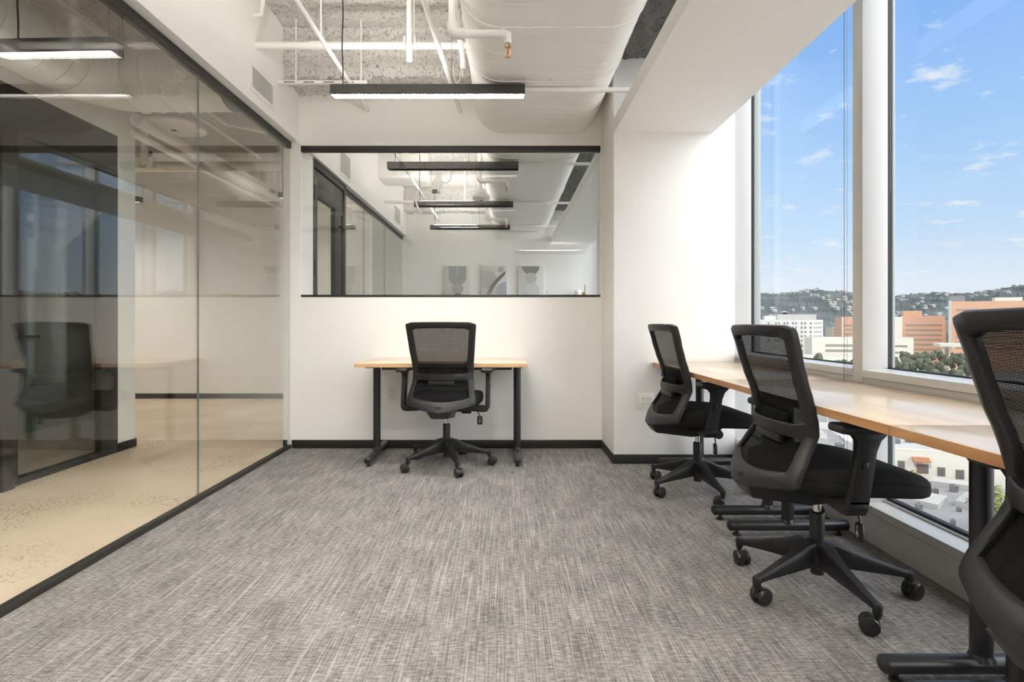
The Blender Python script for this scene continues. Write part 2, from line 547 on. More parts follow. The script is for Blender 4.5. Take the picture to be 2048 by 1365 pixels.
# glass partitions on the left
def partition(name, label, joints, y0, y1, door=None):
    w = sempty(name, label, 'window')
    for a, b in zip(joints, joints[1:]):
        bm = nb(); box(bm, XG - 0.006, XG + 0.006, a + 0.0015, b - 0.0015, 0.03, 2.45)
        obj('pane', bm, M['glass_grey'], w)
    for j in joints[1:-1]:
        bm = nb(); box(bm, XG - 0.0055, XG + 0.0055, j - 0.0013, j + 0.0013, 0.03, 2.45)
        obj('joint', bm, M['glass_edge'], w)
    bm = nb(); box(bm, XG - 0.03, XL, y0, y1, 2.436, 2.488, 0.002); obj('top_rail', bm, M['black_metal'], w)
    bm = nb(); box(bm, XG - 0.02, XL, y0, y1, 0.0, 0.030, 0.002); obj('bottom_rail', bm, M['black_metal'], w)
    return w
partition('window_2', 'frameless glass partition with black rails along the corridor', [YN, -0.85, 0.46, 1.78, 3.096, YB - 0.002], YN, YB - 0.001)
partition('window_3', 'glass partition of the next office, seen through the interior window', [5.83, 6.72, 7.88, YF2], 5.80, YF2)
bm = nb(); box(bm, -1.83, -1.70, YB2, 4.79, 0, 2.488)
struct('wall_left_pier', bm, M['wall'], label='white pier beside the black door of the next office')

# black glazed door of the next office
d = sempty('door_1', 'tall black framed glass door of the next office', 'door')
bm = nb()
box(bm, -1.80, -1.705, 4.79, 4.845, 0, 2.488, 0.003); box(bm, -1.80, -1.705, 5.745, 5.80, 0, 2.488, 0.003)
box(bm, -1.80, -1.705, 4.845, 5.745, 2.415, 2.488, 0.003)
obj('door_frame', bm, M['black_metal'], d)
bm = nb()
box(bm, -1.765, -1.72, 4.85, 4.965, 0.01, 2.41, 0.002); box(bm, -1.765, -1.72, 5.48, 5.74, 0.01, 2.41, 0.002)
box(bm, -1.765, -1.72, 4.965, 5.48, 2.17, 2.41, 0.002); box(bm, -1.765, -1.72, 4.965, 5.48, 0.01, 0.25, 0.002)
obj('door_leaf', bm, M['black_metal'], d)
bm = nb(); box(bm, -1.747, -1.738, 4.965, 5.48, 0.25, 2.17); obj('pane', bm, M['glass'], d)
for z in (2.19, 1.52, 0.3):
    bm = nb(); box(bm, -1.716, -1.70, 4.838, 4.862, z - 0.07, z + 0.07, 0.004); obj('hinge', bm, M['gasket'], d)
bm = nb(); tube(bm, [(-1.68, 5.60, 0.95), (-1.68, 5.60, 2.12)], 0.016, 12)
box(bm, -1.725, -1.68, 5.59, 5.61, 1.1, 1.12); box(bm, -1.725, -1.68, 5.59, 5.61, 2.0, 2.02)
obj('pull_bar', bm, M['gasket'], d)

# soffit over the windows, and the bare beam hidden in the gap beside the duct
bm = nb(); box(bm, 0.783, 1.495, YN, 3.924, 2.392, 2.497)
struct('trim_1', bm, M['wall'], label='white drywall soffit running above the desk row', smooth=False)
bm = nb(); box(bm, 0.783, 1.495, 4.62, YF2, 2.392, 2.497); box(bm, 0.783, 1.495, YB2, 4.62, 2.392, 2.497)
struct('trim_2', bm, M['wall'], label='white drywall soffit in the next office', smooth=False)
def rough_box_face(y0, y1, name, label):
    bm = nb()
    nx, ny = 40, int((y1 - y0) / 0.03)
    P_ = []
    for j in range(ny + 1):
        y = y0 + (y1 - y0) * j / ny
        row = []
        for i in range(nx + 1):
            x = 0.765 + 0.755 * i / nx
            row.append((x, y, 2.93 - 0.035 * noise.noise((x * 14, y * 14, 1)) - 0.015 * noise.noise((x * 40, y * 40, 5))))
        P_.append(row)
    grid(bm, P_)
    box(bm, 0.765, 1.52, y0, y1, 2.99, ZC + 0.02)
    for s in (0.765, 1.52):
        grid(bm, [[(s, y0, 2.90), (s, y1, 2.90)], [(s, y0, 3.0), (s, y1, 3.0)]])
    struct(name, bm, M['dark_popcorn'], label=label)
rough_box_face(YN, YB - 0.01, 'beam', 'dark bare fireproofed beam in the gap between duct and soffit')
rough_box_face(YB2, YF2, 'beam_next', 'dark bare fireproofed beam in the next office')

# sprayed ceiling with a rough beam along the demising wall
def popcorn(name, label, x0, x1, y0, yf, yend, step):
    prof = []
    L1 = yf - y0
    n1 = int(L1 / step)
    for i in range(n1):
        prof.append((y0 + L1 * i / n1, ZC, 0, -1, 0.5))
    prof.append((yf + 0.04, ZC, 0, -1, 0.5))
    first = prof
    prof = []
    zb = 2.875
    n2 = int((ZC - zb) / step)
    for i in range(n2):
        z = ZC - (ZC - zb) * i / n2
        prof.append((yf + 0.01 * math.sin(i * 0.5), z, -1, 0, 1.0))
    n3 = int((yend - yf) / step)
    for i in range(n3 + 1):
        prof.append((yf + (yend - yf) * i / n3, zb, 0, -1, 1.2))
    nx = int((x1 - x0) / step)
    for nm, lb, pr, xe in ((name, label, first, x1), ('beam' + name[7:], label.replace('slab', 'beam'), prof, -0.262)):
        bm = nb()
        P_ = []
        for (y, z, ny, nz, k) in pr:
            row = []
            for i in range(nx + 1):
                x = x0 + (xe - x0) * i / nx
                q = Vector((x, y, z))
                d = 0.020 * noise.noise(q * 11) + 0.018 * noise.noise(q * 27 + Vector((3, 1, 7))) + 0.009 * noise.noise(q * 55)
                d = max(d, -0.012) * k
                row.append((x, y + ny * d, z + nz * d))
            P_.append(row)
        grid(bm, P_)
        o = obj(nm, bm, M['popcorn'], None, angle=80)
        tag(o, lb, nm.split('_')[0], kind='structure')
popcorn('ceiling_spray', 'rough white sprayed fireproofing on the slab', XHEAD - 0.005, 0.80, 1.9, 4.10, YB + 0.005, 0.0125)
popcorn('ceiling_spray_next', 'rough white sprayed fireproofing on the slab of the next office', XHEAD - 0.005, 0.80, 6.6, 8.93, YF2, 0.03)

# far wall and side of the next office
bm = nb(); box(bm, -6.6, 1.95, YF2, YF2 + 0.15, 0, ZC + 0.03)
struct('wall_far', bm, M['wall'], label='white far wall of the next office with three pictures')
# corridor
bm = nb(); box(bm, -6.6, -1.83, 7.305, 7.45, 0, ZC + 0.03)
struct('wall_corridor_end', bm, M['wall'], label='white wall at the end of the corridor')
baseboard('baseboard_corridor_end', [(-6.6, -1.83, 7.297, 7.305)], 'black rubber base at the end of the corridor')
bm = nb(); box(bm, -6.75, -6.6, YN - 0.1, YF2, 0, ZC + 0.03)
struct('wall_outer', bm, M['wall'], label='white wall closing the corridor side')
XO = -3.058
bm = nb()
box(bm, XO - 0.16, XO, YN, 4.48, 2.49, ZC + 0.03)
box(bm, XO - 0.16, XO, 4.273, 4.48, 0, 2.49)
box(bm, -6.6, XO - 0.16, 4.36, 4.48, 0, ZC + 0.03)
struct('wall_opposite', bm, M['wall'], label='white wall of the office across the corridor', smooth=False)
baseboard('baseboard_opposite', [(XO, XO + 0.008, 4.273, 4.488), (-5.0, XO + 0.008, 4.48, 4.488)], 'black rubber base on the corridor wall end')
bm = nb(); box(bm, -6.6, XO - 0.05, 1.2, 4.36, 2.75, 2.8)
struct('ceiling_opposite', bm, M['dim_wall'], label='ceiling of the office across the corridor')
bm = nb(); box(bm, -6.6, XO - 0.05, 1.2, 1.3, 0, 2.8)
box(bm, -6.6, -5.6, 1.3, 4.36, 0, 2.75)
box(bm, -5.6, XO - 0.17, 4.34, 4.36, 0, 2.75)
struct('wall_opposite_side', bm, M['dim_wall'], label='side wall of the office across the corridor')

# black storefront across the corridor
w = sempty('window_4', 'black framed storefront across the corridor', 'window')
bm = nb(); box(bm, XO - 0.06, XO + 0.004, 1.3, 4.273, 2.215, 2.49, 0.003); obj('header_panel', bm, M['black_metal'], w)
bm = nb(); box(bm, XO - 0.05, XO + 0.006, 4.10, 4.273, 0.0, 2.215, 0.003); obj('post', bm, M['black_metal'], w)
bm = nb(); box(bm, XO - 0.05, XO + 0.004, 3.40, 4.10, 0.0, 0.045, 0.003); obj('bottom_rail', bm, M['black_metal'], w)
bm = nb(); box(bm, XO - 0.03, XO - 0.018, 3.40, 4.10, 0.045, 2.215); obj('pane', bm, M['glass_grey'], w)
bm = nb(); box(bm, XO - 0.05, XO + 0.045, 3.25, 3.335, 0.0, 2.215, 0.004); obj('post', bm, M['black_metal'], w)
d = sempty('door_2', 'black framed glass door with a lever handle across the corridor', 'door')
bm = nb()
box(bm, XO - 0.045, XO + 0.004, 3.335, 3.40, 0.0, 2.215, 0.002)
box(bm, XO - 0.045, XO + 0.004, 2.30, 2.36, 0.0, 2.215, 0.002)
box(bm, XO - 0.045, XO + 0.004, 2.36, 3.25, 0.0, 0.10, 0.002)
box(bm, XO - 0.045, XO + 0.004, 1.30, 2.30, 0.0, 2.215, 0.002)
obj('door_leaf', bm, M['black_metal'], d)
bm = nb(); box(bm, XO - 0.03, XO - 0.018, 2.36, 3.25, 0.10, 2.215); obj('pane', bm, M['glass_grey'], d)
bm = nb()
tube(bm, [(XO, 3.365, 0.93), (XO + 0.045, 3.365, 0.93)], 0.013, 12)
tube(bm, [(XO + 0.045, 3.352, 0.93), (XO + 0.048, 3.40, 0.932), (XO + 0.048, 3.50, 0.93)], 0.0105, 12)
lathe(bm, [(0.025, 0), (0.025, 0.008)], 18, (XO + 0.003, 3.365, 0.93), 'x')
obj('lever_handle', bm, M['gasket'], d)

# ------------------------------------------------------------------ curtain wall
def curtain(name, label, y0, y1, mulls):
    """mulls: near edge Y of each vertical mullion (0.074 wide)"""
    w = sempty(name, label, 'window')
    MW = 0.074
    for y in mulls:
        bm = nb(); box(bm, WX, GX - 0.012, y, y + MW, 0.172, 3.24, 0.0015); o = obj('mullion', bm, M['alu'], w)
        bm = nb(); box(bm, GX - 0.012, GX + 0.012, y + 0.006, y + MW - 0.006, 0.172, 3.24)
        obj('gasket', bm, M['gasket'], o)
        bm = nb(); box(bm, GX + 0.012, GX + (0.060 if y == mulls[-1] else 0.026), y + 0.004, y + MW - 0.004, -0.3, 3.4, 0.003)
        obj('outer_cap', bm, M['alu_out'], o)
    edges = sorted(mulls)
    spans = [(a + MW, b) for a, b in zip(edges, edges[1:])]
    for a, b in spans:
        bm = nb()
        prism(bm, [(WX - 0.006, 0.764), (GX - 0.012, 0.764), (GX - 0.012, 0.802), (WX - 0.006, 0.797)], 'y', a, b)
        prism(bm, [(WX + 0.004, 0.700), (GX - 0.012, 0.700), (GX - 0.012, 0.761), (WX + 0.004, 0.761)], 'y', a, b)
        o = obj('transom', bm, M['alu'], w)
        bm = nb(); box(bm, GX - 0.012, GX + 0.012, a, b, 0.752, 0.808); obj('gasket', bm, M['gasket'], o)
        for z0, z1 in ((0.172, 0.752), (0.808, 3.24)):
            bm = nb(); box(bm, GX - 0.003, GX + 0.003, a, b, z0, z1); obj('pane', bm, M['glass'], w)
        bm = nb(); box(bm, GX - 0.014, GX + 0.012, a, b, 0.172, 0.192); obj('gasket', bm, M['gasket'], w)
        bm = nb(); box(bm, GX - 0.03, GX - 0.014, a, b, 0.172, 0.180); obj('glazing_bead', bm, M['alu'], w)
    bm = nb(); box(bm, WX, GX + 0.05, y0, y1, -0.2, 0.172, 0.002); obj('sill_box', bm, M['alu'], w)
    bm = nb(); box(bm, WX - 0.002, WX + 0.002, y0, y1, 0.134, 0.137); obj('sill_seam', bm, M['alu_out'], w)
    bm = nb(); box(bm, WX, GX + 0.05, y0, y1, 3.24, 3.30); obj('head', bm, M['alu'], w)
    return w
curtain('window_5', 'floor to ceiling curtain wall with white mullions beside the desk row', YN, 4.069, [-1.37, -0.26, 1.155, 2.568, 3.995])
curtain('window_6', 'curtain wall of the next office', 4.069, YF2, [4.60, 5.73, 6.86, 7.99, 9.05])
bm = nb(); box(bm, 1.66, GX + 0.04, 4.07, 4.60, 0.172, 3.24)
struct('wall_right', bm, M['wall'], label='white return beside the column')
bm = nb(); box(bm, WX, GX + 0.05, 9.124, YF2, 0.172, 3.24)
struct('wall_right_next', bm, M['wall'], label='white return at the far corner of the next office')

# ------------------------------------------------------------------ ducts
def oval(cx, cz, hw, hh, n=18):
    """flat-oval outline, width 2*hw, height 2*hh"""
    pts = []
    for k in range(n + 1):
        a = -PI / 2 + PI * k / n
        pts.append((cx + (hw - hh) + hh * math.cos(a), cz + hh * math.sin(a)))
    for k in range(n + 1):
        a = PI / 2 + PI * k / n
        pts.append((cx - (hw - hh) + hh * math.cos(a), cz + hh * math.sin(a)))
    return pts

def oval_duct(name, label, y0, y1, joints):
    t = thing(name, label, 'duct', (0, 0, 0))
    cx, cz, hw, hh = 0.252, 2.787, 0.497, 0.225
    ys = [y0] + joints + [y1]
    for a, b in zip(ys, ys[1:]):
        st = [(a, 0.0)]
        y = a + 0.055
        while y < b - 0.05:
            st += [(y - 0.004, 0.0), (y - 0.0015, 0.0013), (y + 0.0015, 0.0013), (y + 0.004, 0.0)]
            y += 0.112
        st.append((b, 0.0))
        bm = nb()
        P_ = []
        for (yy, g) in st:
            ring = oval(cx, cz, hw + g, hh + g)
            # the spiral lock-seam leans a little across the width
            P_.append([(x, yy + (0.02 * (x - cx) / hw if 0 < g or (yy not in (a, b)) else 0), z) for x, z in ring + ring[:1]])
        grid(bm, P_)
        bmesh.ops.remove_doubles(bm, verts=bm.verts, dist=1e-5)
        obj('duct_section', bm, M['duct'], t, angle=13)
    for j in joints:
        bm = nb()
        P_ = []
        for (dy, g) in ((-0.022, 0.001), (-0.02, 0.007), (0.016, 0.007), (0.022, -0.004)):
            ring = oval(cx, cz, hw + g, hh + g)
            P_.append([(x, j + dy, z) for x, z in ring + ring[:1]])
        grid(bm, P_)
        bmesh.ops.remove_doubles(bm, verts=bm.verts, dist=1e-5)
        fl = obj('flange', bm, M['duct'], t, angle=25)
        for xx in (-0.02, 0.13, 0.29, 0.46):
            bm = nb(); lathe(bm, [(0.006, 0), (0.006, 0.006), (0.003, 0.009)], 10, (xx, j - 0.04, cz - hh - 0.008), 'z')
            obj('screw', bm, M['duct'], fl)
    return t
oval_duct('air_duct', 'big white flat-oval air duct above the pendant lamp', -1.2, YB - 0.002, [0.9, 2.84, 3.474])
oval_duct('air_duct', 'big white flat-oval air duct in the next office', YB2 + 0.002, 9.1, [5.16, 6.85, 8.48])

def strut(label, y, x0, x1, z=2.535):
    bm = nb(); box(bm, x0, x1, y, y + 0.034, z, z + 0.022, 0.001); box(bm, x0, x1, y + 0.002, y + 0.012, z - 0.006, z)
    tag(obj('strut_channel', bm, M['white_paint']), label, 'strut', 'duct support struts')
strut('white strut channel under the duct end behind the lit pendant', 3.535, -0.30, 0.81)
for y, l in ((5.19, 'nearest white strut channel under the duct of the next office'), (6.89, 'middle white strut channel under the duct of the next office'), (8.52, 'farthest white strut channel under the duct of the next office')):
    strut(l, y, -0.30, 0.81)

# round spiral duct of the corridor: runs along it, then turns into the header
t = thing('spiral_duct', 'white round spiral duct turning an elbow above the corridor', 'duct', (0, 0, 0))
DX, DZ, DR = -2.74, 2.64, 0.20
def ring_tube(path, name, every, r=DR):
    bm = nb(); tube(bm, path, r, 32, caps=False); obj(name, bm, M['duct'], t, angle=60)
EL = 0.30
EY = 3.62
ring_tube([(DX, YN + 0.02, DZ), (DX, EY - EL, DZ)], 'duct_section', 0.12)
el = [(DX + EL - EL * math.cos(a), EY - EL + EL * math.sin(a), DZ) for a in [PI / 2 * k / 10 for k in range(11)]]
ring_tube(el, 'elbow', 0.1)
ring_tube([(DX + EL, EY, DZ), (-1.84, EY, DZ)], 'duct_section', 0.1)
def hoop(c, axis, r=DR + 0.004):
    bm = nb()
    pts = []
    for k in range(32):
        a = 2 * PI * k / 32
        pts.append((c[0] + r * math.cos(a), c[1], c[2] + r * math.sin(a)) if axis == 'y' else (c[0], c[1] + r * math.cos(a), c[2] + r * math.sin(a)))
    tube(bm, pts, 0.0045, 6, closed=True)
    obj('seam_ring', bm, M['duct'], t)
y = 1.9
while y < EY - EL - 0.05:
    hoop((DX, y, DZ), 'y'); y += 0.145
hoop((DX, EY - EL, DZ), 'y', DR + 0.008); hoop((DX + EL, EY, DZ), 'x', DR + 0.008)
for k in (1, 2, 3):
    hoop((DX + EL + 0.12 * k, EY, DZ), 'x')
# hangers holding it to the slab
for y in (2.2, 3.1):
    bm = nb(); tube(bm, [(DX, y, DZ + DR), (DX, y, ZC + 0.03)], 0.006, 8); obj('hanger_rod', bm, M['white_paint'], t)
# ------------------------------------------------------------------ pipes and ceiling fittings
def pipe(name, label, pts, r, group=None, n=14, m='white_paint', cat='pipe', couplings=()):
    bm = nb(); tube(bm, pts, r, n)
    o = obj(name, bm, M[m])
    tag(o, label, cat, group)
    for (a, b, rr) in couplings:
        bm = nb(); tube(bm, [a, b], rr, n); obj('coupling', bm, M[m], o)
    return o

CY, CZ_ = 3.655, 2.889
o = pipe('conduit', 'thick white conduit crossing the ceiling in front of the sprayed beam', [(XHEAD - 0.01, CY, CZ_), (-0.235, CY, CZ_)], 0.0235,
         couplings=[((-1.31, CY, CZ_), (-1.255, CY, CZ_), 0.028)])
for xx in (-0.675, -0.605):
    bm = nb(); tube(bm, [(xx, CY - 0.03, CZ_ + 0.05), (xx, CY - 0.034, CZ_ - 0.01), (xx, CY - 0.01, CZ_ - 0.034)], 0.006, 8)
    obj('clamp', bm, M['white_paint'], o)
for xx in (-1.25, -0.62):
    bm = nb(); tube(bm, [(xx, CY + 0.02, CZ_), (xx, CY + 0.02, ZC + 0.03)], 0.006, 8); obj('hanger_rod', bm, M['white_paint'], o)
pipe('drop_pipe', 'short white capped pipe dropping in front of the thick conduit', [(-0.64, CY - 0.045, ZC + 0.03), (-0.64, CY - 0.045, 2.775)], 0.0185,
     couplings=[((-0.64, CY - 0.045, 2.765), (-0.64, CY - 0.045, 2.87), 0.021)])
pipe('thin_conduit', 'thin white conduit running to the back wall left of the lamp cord', [(-1.122, -1.25, 2.752), (-1.122, YB + 0.005, 2.752)], 0.0145)
pipe('thin_conduit', 'thin white conduit slanting behind the right half of the lit pendant', [(-0.62, -1.25, 2.732), (-0.365, YB + 0.005, 2.732)], 0.0155)
bm = nb(); tube(bm, [(-0.287, -1.0, 2.80), (-0.287, 3.60, 2.80), (-0.287, 3.655, 2.785), (-0.287, 3.66, 2.74)], 0.017, 12)
for y in (0.5, 2.3, 3.2):
    tube(bm, [(-0.287, y, 2.80), (-0.287, y, ZC + 0.03)], 0.005, 8)
tag(obj('thin_conduit', bm, M['white_paint']), 'white conduit hugging the left side of the big oval duct', 'pipe')
bm = nb(); tube(bm, [(XHEAD - 0.01, 3.62, 3.07), (-1.62, 3.60, 3.07), (-1.575, 3.52, 3.10), (-1.54, 3.42, 3.16), (-1.50, 3.3, 3.24), (-1.49, 3.28, 3.28)], 0.014, 12)
tag(obj('flexible_conduit', bm, M['white_paint']), 'curved white flexible conduit leaving the header by the ceiling', 'pipe')
# slotted channel along the sprayed beam with its rods
bm = nb(); box(bm, XHEAD - 0.01, -1.02, 3.985, 4.015, 2.780, 2.803, 0.001)
o = tag(obj('strut_channel', bm, M['white_paint']), 'white slotted channel hanging along the sprayed beam', 'strut')
for k in range(4):
    bm = nb(); box(bm, -1.63 + k * 0.145, -1.55 + k * 0.145, 3.9838, 3.986, 2.786, 2.792); obj('slot', bm, M['slot'], o)
for xx in (-1.545, -1.065):
    bm = nb(); tube(bm, [(xx, 4.0, 2.79), (xx, 4.0, ZC + 0.03)], 0.0065, 8); obj('hanger_rod', bm, M['white_paint'], o)
bm = nb()
lp = []
for k in range(22):
    a = 2 * PI * k / 22
    lp.append((-0.345 + 0.026 * math.cos(a), 3.86, 2.82 + 0.095 * math.sin(a)))
tube(bm, lp, 0.003, 6, closed=True)
tube(bm, [(-0.335, 3.86, 2.91), (-0.33, 3.86, ZC + 0.03)], 0.003, 6)
tag(obj('wire_loop', bm, M['white_paint']), 'thin white wire loop hanging beside the oval duct', 'wire')
pipe('hanger_rod', 'slim white hanger rod beside the oval duct', [(-0.31, 3.93, 2.80), (-0.31, 3.93, ZC + 0.03)], 0.006, cat='rod')

def sprinkler(y, label, group='sprinkler drops beside the oval ducts', zt=ZC + 0.03):
    t = thing('sprinkler', label, 'sprinkler', (0, y, 0), group=group)
    x0, x1, z = -0.268, 0.012, 2.475
    r = 0.0195
    bm = nb()
    k = 0.035
    tube(bm, [(x0, 0, zt), (x0, 0, z + k), (x0 + 0.004, 0, z + 0.016), (x0 + 0.016, 0, z + 0.004), (x0 + k, 0, z), (x1 - 0.015, 0, z)], r, 16)
    obj('pipe', bm, M['white_paint'], t)
    bm = nb()
    tube(bm, [(x0, 0, z + 0.062), (x0, 0, z + 0.03), (x0 + 0.006, 0, z + 0.012), (x0 + 0.018, 0, z + 0.002), (x0 + 0.035, 0, z), (x0 + 0.062, 0, z)], 0.0265, 16)
    obj('elbow_fitting', bm, M['white_paint'], t)
    bm = nb()
    tube(bm, [(x1 - 0.035, 0, z), (x1 - 0.012, 0, z)], 0.025, 16)
    tube(bm, [(x1 - 0.02, 0, z + 0.002), (x1, 0, z + 0.001), (x1, 0, z - 0.05)], 0.0185, 16)
    obj('tee_fitting', bm, M['white_paint'], t)
    bm = nb()
    lathe(bm, [(0.011, -0.05), (0.011, -0.06), (0.015, -0.062), (0.015, -0.068), (0.008, -0.07)], 14, (x1, 0, z))
    for s in (-1, 1):
        tube(bm, [(x1 + s * 0.009, 0, z - 0.068), (x1 + s * 0.0145, 0, z - 0.084), (x1 + s * 0.012, 0, z - 0.098), (x1 + s * 0.003, 0, z - 0.108)], 0.0028, 8)
    lathe(bm, [(0.004, -0.106), (0.006, -0.112), (0.014, -0.115), (0.014, -0.117), (0.003, -0.118)], 14, (x1, 0, z))
    h = obj('sprinkler_head', bm, M['brass'], t)
    bm = nb(); lathe(bm, [(0.002, -0.07), (0.004, -0.078), (0.004, -0.1), (0.002, -0.107)], 10, (x1, 0, z)); obj('bulb', bm, M['red'], h)
sprinkler(2.731, 'white sprinkler drop with brass head below the big oval duct')
sprinkler(5.58, 'nearer white sprinkler drop seen through the interior window')
sprinkler(7.62, 'farther white sprinkler drop seen through the interior window')

def grille(label, y0, y1, z0, z1, x=XHEAD):
    t = thing('air_grille', label, 'vent', (x, (y0 + y1) / 2, (z0 + z1) / 2), group='supply grilles on the headers')
    hw, hh = (y1 - y0) / 2, (z1 - z0) / 2
    f = 0.032
    bm = nb()
    for a in ((-hw - f, hw + f, hh, hh + f), (-hw - f, hw + f, -hh - f, -hh), (-hw - f, -hw, -hh, hh), (hw, hw + f, -hh, hh)):
        box(bm, 0.0, 0.007, a[0], a[1], a[2], a[3], 0.0015, 1)
    obj('frame', bm, M['white_paint'], t)
    bm = nb(); box(bm, 0.0003, 0.0012, -hw, hw, -hh, hh); obj('backing', bm, M['slot'], t)
    n = 22
    for k in range(n):
        y = -hw + (k + 0.5) * 2 * hw / n
        bm = nb(); hexa(bm, [(0.0012, y - 0.0015, -hh), (0.0045, y - 0.0015, -hh), (0.0045, y + 0.0015, -hh), (0.0012, y + 0.0015, -hh)],
                        [(0.0012, y - 0.0015, hh), (0.0045, y - 0.0015, hh), (0.0045, y + 0.0015, hh), (0.0012, y + 0.0015, hh)])
        obj('blade', bm, M['white_paint'], t, smooth=False)
grille('white supply grille with vertical blades on the header left of the lit pendant', 3.585, 3.905, 2.585, 2.72)
def far_grille(label, y0, y1, z0, z1):
    t = thing('air_grille', label, 'vent', (XHEAD, 0, 0), group='supply grilles on the headers')
    bm = nb(); box(bm, 0, 0.007, y0 - 0.03, y1 + 0.03, z0 - 0.03, z1 + 0.03, 0.002); obj('frame', bm, M['white_paint'], t)
    bm = nb(); box(bm, 0.007, 0.009, y0, y1, z0, z1); obj('grille_face', bm, mat('grille_grey', (0.42, 0.41, 0.385), 0.6), t)
far_grille('nearer grey-faced grille on the header over the black door', 5.50, 5.83, 2.56, 2.78)
far_grille('farther grey-faced grille on the header near the far wall', 8.2, 8.6, 2.58, 2.80)

# ------------------------------------------------------------------ pendant lamps
def pendant(x0, x1, y, zb, lit, label, group=None, cord=0.055, cable=0.62, ztop=ZC + 0.03, D=0.078, Hh=0.064, up=0.58, soft=False, dim=False):
    L = x1 - x0
    t = thing('pendant_lamp', label, 'pendant lamp', (x0, y, zb), group=group)
    th = 0.004
    bm = nb()
    box(bm, 0, L, 0, th, 0, Hh); box(bm, 0, L, D - th, D, 0, Hh)
    box(bm, 0, L, th, D - th, Hh - th, Hh)
    box(bm, 0, th, th, D - th, 0, Hh - th); box(bm, L - th, L, th, D - th, 0, Hh - th)
    obj('housing', bm, M['black_metal'], t, smooth=False)
    bm = nb(); box(bm, th, L - th, th, D - th, 0.020, 0.026)
    obj('diffuser', bm, M['lamp_dim' if dim else 'lamp_on'] if lit else M['lamp_off'], t)
    if up:  # added light strip on top of the housing, brightens the ceiling
        bm = nb(); box(bm, 0.05 * L, up * L, 0.008, D - 0.008, Hh, Hh + 0.002); obj('added_top_glow', bm, M['fill_up_mid' if soft == 2 else ('fill_up_soft' if soft else 'fill_up')], t)
    bm = nb()
    n = int(L / 0.012)
    for k in range(1, n):
        xx = k * L / n
        box(bm, xx - 0.0009, xx + 0.0009, th, D - th, 0.001, 0.009)
    lv = obj('louver', bm, M['black_metal'], t, smooth=False)
    lv['kind'] = 'stuff'
    if cord is not None:
        bm = nb()
        zt = ztop - zb
        pts = [(cord * L + 0.004 * math.sin(k * 1.3), D / 2 + 0.003 * math.cos(k * 1.7), Hh + (zt - Hh) * k / 10) for k in range(11)]
        tube(bm, pts, 0.0042, 8); obj('power_cord', bm, M['gasket'], t)
    if cable is not None:
        bm = nb(); tube(bm, [(cable * L, D / 2, Hh), (cable * L, D / 2, ztop - zb)], 0.0012, 6)
        lathe(bm, [(0.006, Hh), (0.006, Hh + 0.012), (0.002, Hh + 0.016)], 10, (cable * L, D / 2, 0))
        obj('cable', bm, M['black_metal'], t)
    return t
G1 = 'black linear pendants'
pendant(-1.113, 0.124, 3.44, 2.472, True, 'lit black linear pendant hanging in front of the oval duct', G1, soft=True)
for y, l in ((1.80, 'lit black linear pendant just overhead of the viewpoint'), (0.15, 'lit black linear pendant behind the viewpoint')):
    pendant(-1.113, 0.124, y, 2.472, True, l, G1)
pendant(0.15, 1.387, -0.55, 2.20, True, 'added unseen fill pendant behind the viewpoint over the end of the desk row', G1, ztop=2.392, up=0.9)  # extra lamp out of view, added to light the column and soffit
for y, l in ((5.10, 'largest black pendant, unlit below with an added glowing top, seen through the interior window'),
             (6.75, 'middle black pendant, unlit below with an added glowing top, seen through the interior window'),
             (8.39, 'smallest black pendant, unlit below with an added glowing top, seen through the interior window')):
    pendant(-1.113 - 0.016 * (y - 5) , 0.124 - 0.016 * (y - 5), y, 2.472, False, l, G1, soft=2)
p = pendant(-2.42, -1.838, 2.55, 2.292, True, 'short lit black pendant hanging in the corridor behind the glass', G1, cord=0.16, cable=0.93, up=0)
p.rotation_euler = (0, 0, math.radians(-2))
pendant(-3.0, -1.85, 1.15, 2.292, True, 'added unseen fill pendant in the corridor beside the viewpoint', G1, up=0)  # extra lamp out of view, added to brighten the corridor floor
pendant(-4.85, -3.61, 5.0, 2.462, True, 'added fill pendant hidden behind the white wall end in the corridor', G1, dim=True, up=0)  # kept out of sight, added to light the corridor
pendant(-5.6, -4.36, 6.45, 2.462, True, 'lit black pendant beyond the white wall end in the corridor', G1, dim=True, up=0)
pendant(-2.62, -1.95, 6.25, 2.462, True, 'lit black pendant at the corridor end by the back wall edge', G1, dim=True, up=0)
pendant(-4.9, -3.7, 2.3, 2.40, False, 'unlit black pendant in the office across the corridor', G1, ztop=2.76, up=0)

# ------------------------------------------------------------------ outlets
def outlet(name, label, x, z, y, n):
    t = thing(name, label, 'outlet', (x, y, z))
    hw = 0.035 + 0.023 * (n - 1)
    bm = nb(); box(bm, -hw, hw, -0.006, 0, -0.058, 0.058, 0.002); obj('cover_plate', bm, M['outlet'], t)
    for i in range(n):
        cx = (i - (n - 1) / 2) * 0.046
        for s in (-1, 1):
            bm = nb(); box(bm, cx - 0.0165, cx + 0.0165, -0.0085, -0.006, s * 0.0195 - 0.0155, s * 0.0195 + 0.0155, 0.003, 1)
            r = obj('receptacle', bm, M['outlet'], t)
            bm = nb()
            for dx, hh in ((-0.0065, 0.0045), (0.0065, 0.0038)):
                box(bm, cx + dx - 0.001, cx + dx + 0.001, -0.0092, -0.0085, s * 0.0195 + 0.003 - hh, s * 0.0195 + 0.003 + hh)
            lathe(bm, [(0.0024, -0.0092), (0.0024, -0.0085)], 10, (cx, 0, s * 0.0195 - 0.0085), 'y')
            obj('slots', bm, M['slot'], r)
outlet('wall_outlet', 'white duplex outlet on the wall under the small desk', -0.927, 0.447, YB, 1)
outlet('wall_outlet', 'white double-gang outlet low on the white column', 1.016, 0.452, 3.924, 2)

